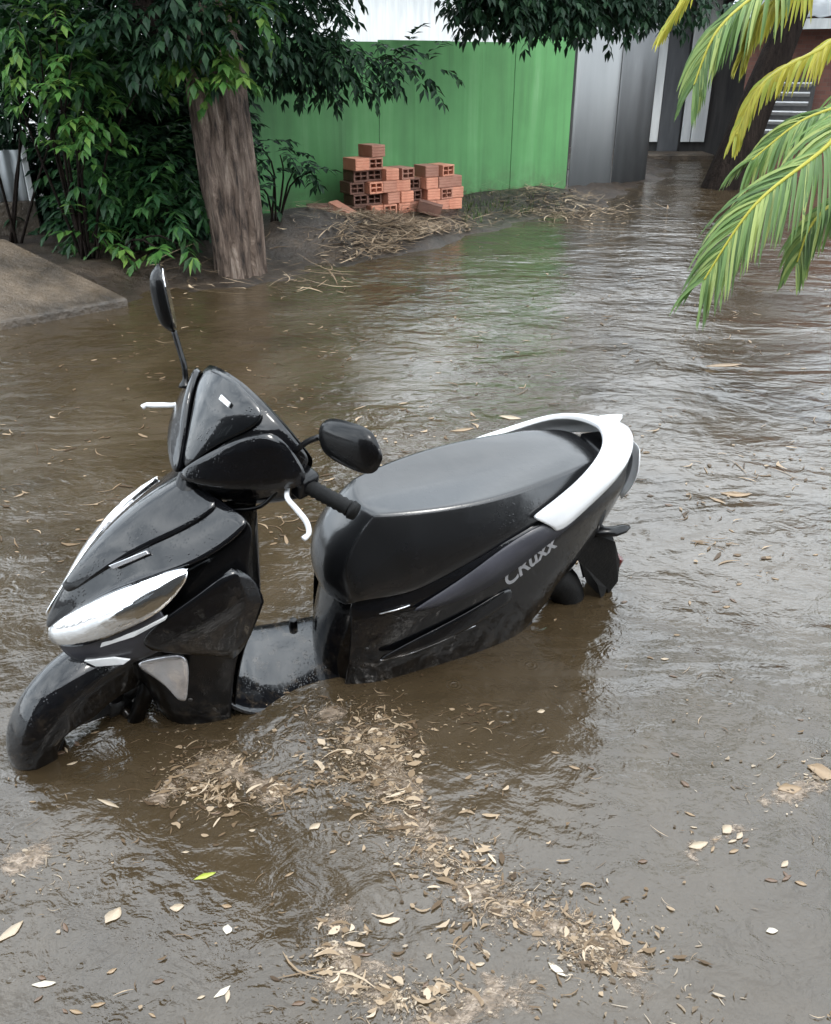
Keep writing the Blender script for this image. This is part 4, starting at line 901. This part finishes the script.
def scum_mat():
    m, nt, b = new_mat('soaked_scum'); v = coords(nt, (1, 1, 1)); at_ = nd(nt, 'ShaderNodeAttribute', attribute_name='scum_amount')
    f0 = nse(nt, coords(nt, (1, 1.4, 1), rot=(0, 0, RAD(20))), 9, 4, .6, 1.0); f2 = nse(nt, coords(nt, (1, 1.6, 1), rot=(0, 0, RAD(-15))), 34, 9, .75, 1.6)
    fm = nd(nt, 'ShaderNodeMath', operation='MULTIPLY_ADD'); nt.links.new(f0, fm.inputs[0]); fm.inputs[1].default_value = 1.1; fs = nd(nt, 'ShaderNodeMath', operation='MULTIPLY'); fs.inputs[1].default_value = .75; nt.links.new(f2, fs.inputs[0]); nt.links.new(fs.outputs[0], fm.inputs[2]); f1 = fm.outputs[0]
    ad = nd(nt, 'ShaderNodeMath', operation='MULTIPLY_ADD'); nt.links.new(at_.outputs['Fac'], ad.inputs[0]); ad.inputs[1].default_value = .36; nt.links.new(f1, ad.inputs[2])
    fac = ramp(nt, ad.outputs[0], [(1.08, 0), (1.0, 0)])
    mr = nd(nt, 'ShaderNodeMapRange'); mr.inputs['From Min'].default_value = 1.13; mr.inputs['From Max'].default_value = 1.3; mr.inputs['To Max'].default_value = .85; nt.links.new(ad.outputs[0], mr.inputs[0]); fac = mr.outputs[0]
    nt.links.new(ramp(nt, nse(nt, coords(nt, (1, 1.8, 1), rot=(0, 0, RAD(12))), 38, 6, .72, 1.2), [(.3, (.04, .028, .017)), (.5, (.15, .11, .075)), (.68, (.36, .29, .225))]), b.inputs['Base Color'])
    b.inputs['Roughness'].default_value = .4; bump(nt, b, nse(nt, v, 45, 5, .7), .7, .008)
    tp = nd(nt, 'ShaderNodeBsdfTransparent'); ms = nd(nt, 'ShaderNodeMixShader'); nt.links.new(fac, ms.inputs[0]); nt.links.new(tp.outputs[0], ms.inputs[1]); nt.links.new(b.outputs[0], ms.inputs[2])
    nt.links.new(ms.outputs[0], nt.nodes['Material Output'].inputs[0]); return m
so_ = tag(mesh('scum_film', gv, gf, scum_mat(), None, smooth=False), 'soaked tan scum of rotted leaves trailing over the near water', None, None, 'stuff')
dn = so_.data.attributes.new('scum_amount', 'FLOAT', 'POINT')
for i, a in enumerate(ga_): dn.data[i].value = a
far = []
for _ in range(2600):
    p = gp(rng.uniform(-20, 850), 235 + 330 * rng.random() ** 1.3)
    if shore_dist(p.x, p.y) < -.05 and noise.noise(Vector((p.x * 2.2, p.y * 2.2, 9))) > rng.uniform(-.3, .5): far.append((p.x, p.y))
litter_mesh('floating_specks', far, M['straw'], 'small straw specks scattered over the far water', .015, .09, .005, .018, thread=.12)
near = [(p.x, p.y) for p in (gp(rng.uniform(-10, 840), rng.uniform(540, 1030)) for _ in range(700)) if noise.noise(Vector((p.x * 3, p.y * 3, 4))) > rng.uniform(-.2, .5)]
litter_mesh('floating_crumbs', near, M['straw'], 'tiny scraps scattered over the near water', .006, .026, .002, .007)
bk = []
for _ in range(4200):
    p = gp(rng.gauss(400, 45), rng.gauss(228, 12), .12)
    if shore_dist(p.x, p.y) > -.1: bk.append((p.x, p.y))
for _ in range(1100):
    p = gp(rng.gauss(560, 38), rng.gauss(203, 6), .08); bk.append((p.x, p.y))
for _ in range(180):
    p = gp(rng.uniform(150, 350), rng.gauss(272, 8), .05); bk.append((p.x, p.y))
litter_mesh('bank_litter', bk, M['twig'], 'twigs and dry straw heaped on the earth bank', .03, .30, .006, .02, tilt=.3)
# grass tuft of dry straw by the wall end and greener grass at its foot
v = []; f = []
for _ in range(1500):
    if rng.random() < .35: p = gp(rng.gauss(575, 9), rng.gauss(222, 5), .06); hh = rng.uniform(.08, .24)
    else: p = gp(rng.uniform(462, 560), rng.gauss(207, 5), .12); hh = rng.uniform(.03, .12)
    z = ground_h(p.x, p.y)
    if z < .02: continue
    hh *= .7; a = rng.uniform(0, 6.28); l = Vector((math.cos(a), math.sin(a), 0)); b = len(v); q = Vector((p.x, p.y, z)); s = Vector((-l.y, l.x, 0)) * .006
    v.extend((q - s, q + s, q + l * hh * .5 + Vector((0, 0, hh))))
    f.append((b, b + 1, b + 2))
tag(mesh('grass', v, f, M['grass'], None, smooth=False), 'short grass and dry stalks along the foot of the green fence', None, None, 'stuff')

# single leaves one can pick out
def leaf_shape(L, Wd, seed, curl=.06, jag=.0):
    r = random.Random(seed); v = [(0, 0, 0)]; n = 7; lv = []; rv = []
    prof = [.0, .42, .8, 1.0, .85, .5, .0]; rows = []
    for i in range(n):
        t = i / (n - 1); w = Wd * .5 * (prof[i] + .06); yb = math.sin(t * 2.2 + seed) * Wd * .15
        h = curl * Wd * (t - .5) ** 2 * 2
        rows.append([(L * (t - .5), yb - w * (1 + jag * r.uniform(-1, 1)), h + curl * Wd * .25), (L * (t - .5), yb, h), (L * (t - .5), yb + w * (1 + jag * r.uniform(-1, 1)), h + curl * Wd * .2)])
    return rows
def flat_mat(name, c): return simple(name, tuple(k * .75 for k in c), c, .4, 25, .3, 60)
LM = {'pale': flat_mat('pale_leaf', (.34, .27, .19)), 'tan': flat_mat('tan_leaf', (.22, .15, .085)), 'green': flat_mat('yellow_green_leaf', (.30, .34, .05)), 'white': flat_mat('bleached_leaf', (.52, .47, .38)), 'brown': flat_mat('brown_leaf', (.10, .06, .035))}
def leaf(px, py, L, Wd, rz, mat, seed, label, cat='leaf', group='leaves floating on the near water', name='fallen_leaf'):
    o = MB().grid(leaf_shape(L, Wd, seed, jag=.15)).build(name, LM[mat], None, solid=.0012)
    p = gp(px, py); o.location = (p.x, p.y, .0022); o.rotation_euler = (RAD(random.uniform(-2, 2)), RAD(random.uniform(-2, 2)), RAD(rz)); return tag(o, label, cat, group)
leaf(205, 877, .048, .014, 25, 'green', 1, 'narrow yellow green leaf floating alone in the near water')
leaf(113, 916, .042, .030, 75, 'pale', 2, 'broad pale leaf floating at the lower left')
leaf(44, 984, .045, .013, 8, 'white', 3, 'bleached narrow leaf near the bottom left corner')
leaf(222, 992, .036, .012, 40, 'white', 4, 'slim whitish leaf near the bottom, left of centre')
leaf(557, 970, .042, .014, -50, 'white', 5, 'short white leaf sliver at the end of the straw trail')
leaf(108, 804, .065, .010, -25, 'pale', 6, 'long pale straw leaf just below the front wheel')
leaf(372, 778, .045, .016, -30, 'pale', 7, 'curled pale leaf lying on the straw mat below the scooter')
leaf(315, 827, .030, .018, 45, 'pale', 8, 'small pale leaf between the two straw mats')
leaf(10, 932, .06, .022, 60, 'pale', 9, 'pale leaf cut by the left edge of the picture')
leaf(177, 907, .03, .018, 10, 'pale', 10, 'small blunt pale leaf right of the broad pale leaf')
leaf(227, 930, .022, .02, 80, 'white', 11, 'tiny square whitish leaf above the slim whitish leaf')
leaf(541, 712, .022, .016, 0, 'pale', 12, 'tiny tan scrap in the dark reflection behind the scooter')
leaf(724, 366, .22, .06, 5, 'tan', 13, 'large tan leaf on the far water below the palm frond')
leaf(510, 418, .11, .05, -8, 'pale', 14, 'pale leaf floating beyond the rear end of the scooter seat')
leaf(462, 430, .13, .03, 25, 'tan', 15, 'curved tan leaf floating behind the scooter seat')
leaf(735, 494, .12, .05, -6, 'tan', 16, 'dull tan leaf drifting right of the white grab rail')
leaf(698, 845, .05, .02, 12, 'pale', 17, 'pale crumpled leaf in the grey water at lower right')
leaf(727, 830, .034, .024, 30, 'pale', 18, 'rounded pale leaf beside the crumpled one at lower right')
leaf(772, 932, .024, .014, 0, 'white', 19, 'small white leaf in the brown water at lower right')
leaf(790, 790, .06, .03, 10, 'tan', 20, 'tan leaf near the right edge beside drifting scum')
leaf(822, 772, .07, .05, -20, 'tan', 21, 'wide tan leaf clump at the right edge')
k = 0
for _ in range(400):
    px, py = rng.uniform(5, 826), rng.uniform(300, 1018)
    p = gp(px, py)
    if 10 < px < 620 and 470 < py < 730: continue
    if shore_dist(p.x, p.y) > -.3 or noise.noise(Vector((p.x * 2.5, p.y * 2.5, 1))) < -.05: continue
    s = rng.uniform(.55, 1.15) * (1 + max(0, p.y - 2) * .12)
    leaf(px, py, .026 * s, rng.uniform(.005, .013) * s, rng.gauss(0, 35), rng.choice(('pale', 'tan', 'tan', 'brown', 'tan', 'brown')), 100 + k, 'small dry leaf scrap floating on the muddy water', 'leaf', 'leaf scraps scattered on the water', 'leaf_scrap')
    k += 1
    if k >= 130: break

# ------------------------------------------------------------------ daylight
w = bpy.data.worlds.new('World'); scene.world = w; w.use_nodes = True; nt = w.node_tree
sky = nt.nodes.new('ShaderNodeTexSky'); sky.sky_type = 'NISHITA'; sky.sun_disc = False
SUN_EL, SUN_ROT = RAD(58), RAD(150)
sky.sun_elevation = SUN_EL; sky.sun_rotation = SUN_ROT; sky.air_density = 1.0; sky.dust_density = 6.0; sky.ozone_density = 1.0
hs = nt.nodes.new('ShaderNodeHueSaturation'); hs.inputs['Saturation'].default_value = .35
nt.links.new(sky.outputs[0], hs.inputs['Color'])
# a closed bright cloud deck over most of that sky
cn = nse(nt, coords(nt, (1, 1, 2.2), 'Generated'), 2.6, 6, .55, .4)
cl = ramp(nt, cn, [(.3, (3.6, 4.3, 5.1)), (.5, (8.6, 9.5, 10.3)), (.68, (13.4, 14.2, 14.8))])
mxw = nd(nt, 'ShaderNodeMix', data_type='RGBA'); mxw.inputs[0].default_value = .82
nt.links.new(hs.outputs[0], mxw.inputs[6]); nt.links.new(cl, mxw.inputs[7])
bg = nt.nodes['Background']; nt.links.new(mxw.outputs[2], bg.inputs[0]); bg.inputs[1].default_value = .15
sd = bpy.data.lights.new('sun', 'SUN'); sd.energy = .5; sd.angle = RAD(14); sd.color = (1, .96, .9)
so = bpy.data.objects.new('sun', sd); C.objects.link(so)
sdir = Vector((math.sin(SUN_ROT) * math.cos(SUN_EL), math.cos(SUN_ROT) * math.cos(SUN_EL), math.sin(SUN_EL)))
so.rotation_euler = (-sdir).to_track_quat('-Z', 'Y').to_euler()
so.location = sdir * 30
vs = scene.view_settings; vs.view_transform = 'Standard'; vs.look = 'None'; vs.gamma = 1; vs.use_curve_mapping = False; vs.exposure = 1.62
scene.render.engine = 'CYCLES'; scene.cycles.use_denoising = True
scene.cycles.max_bounces = 6; scene.cycles.transparent_max_bounces = 8
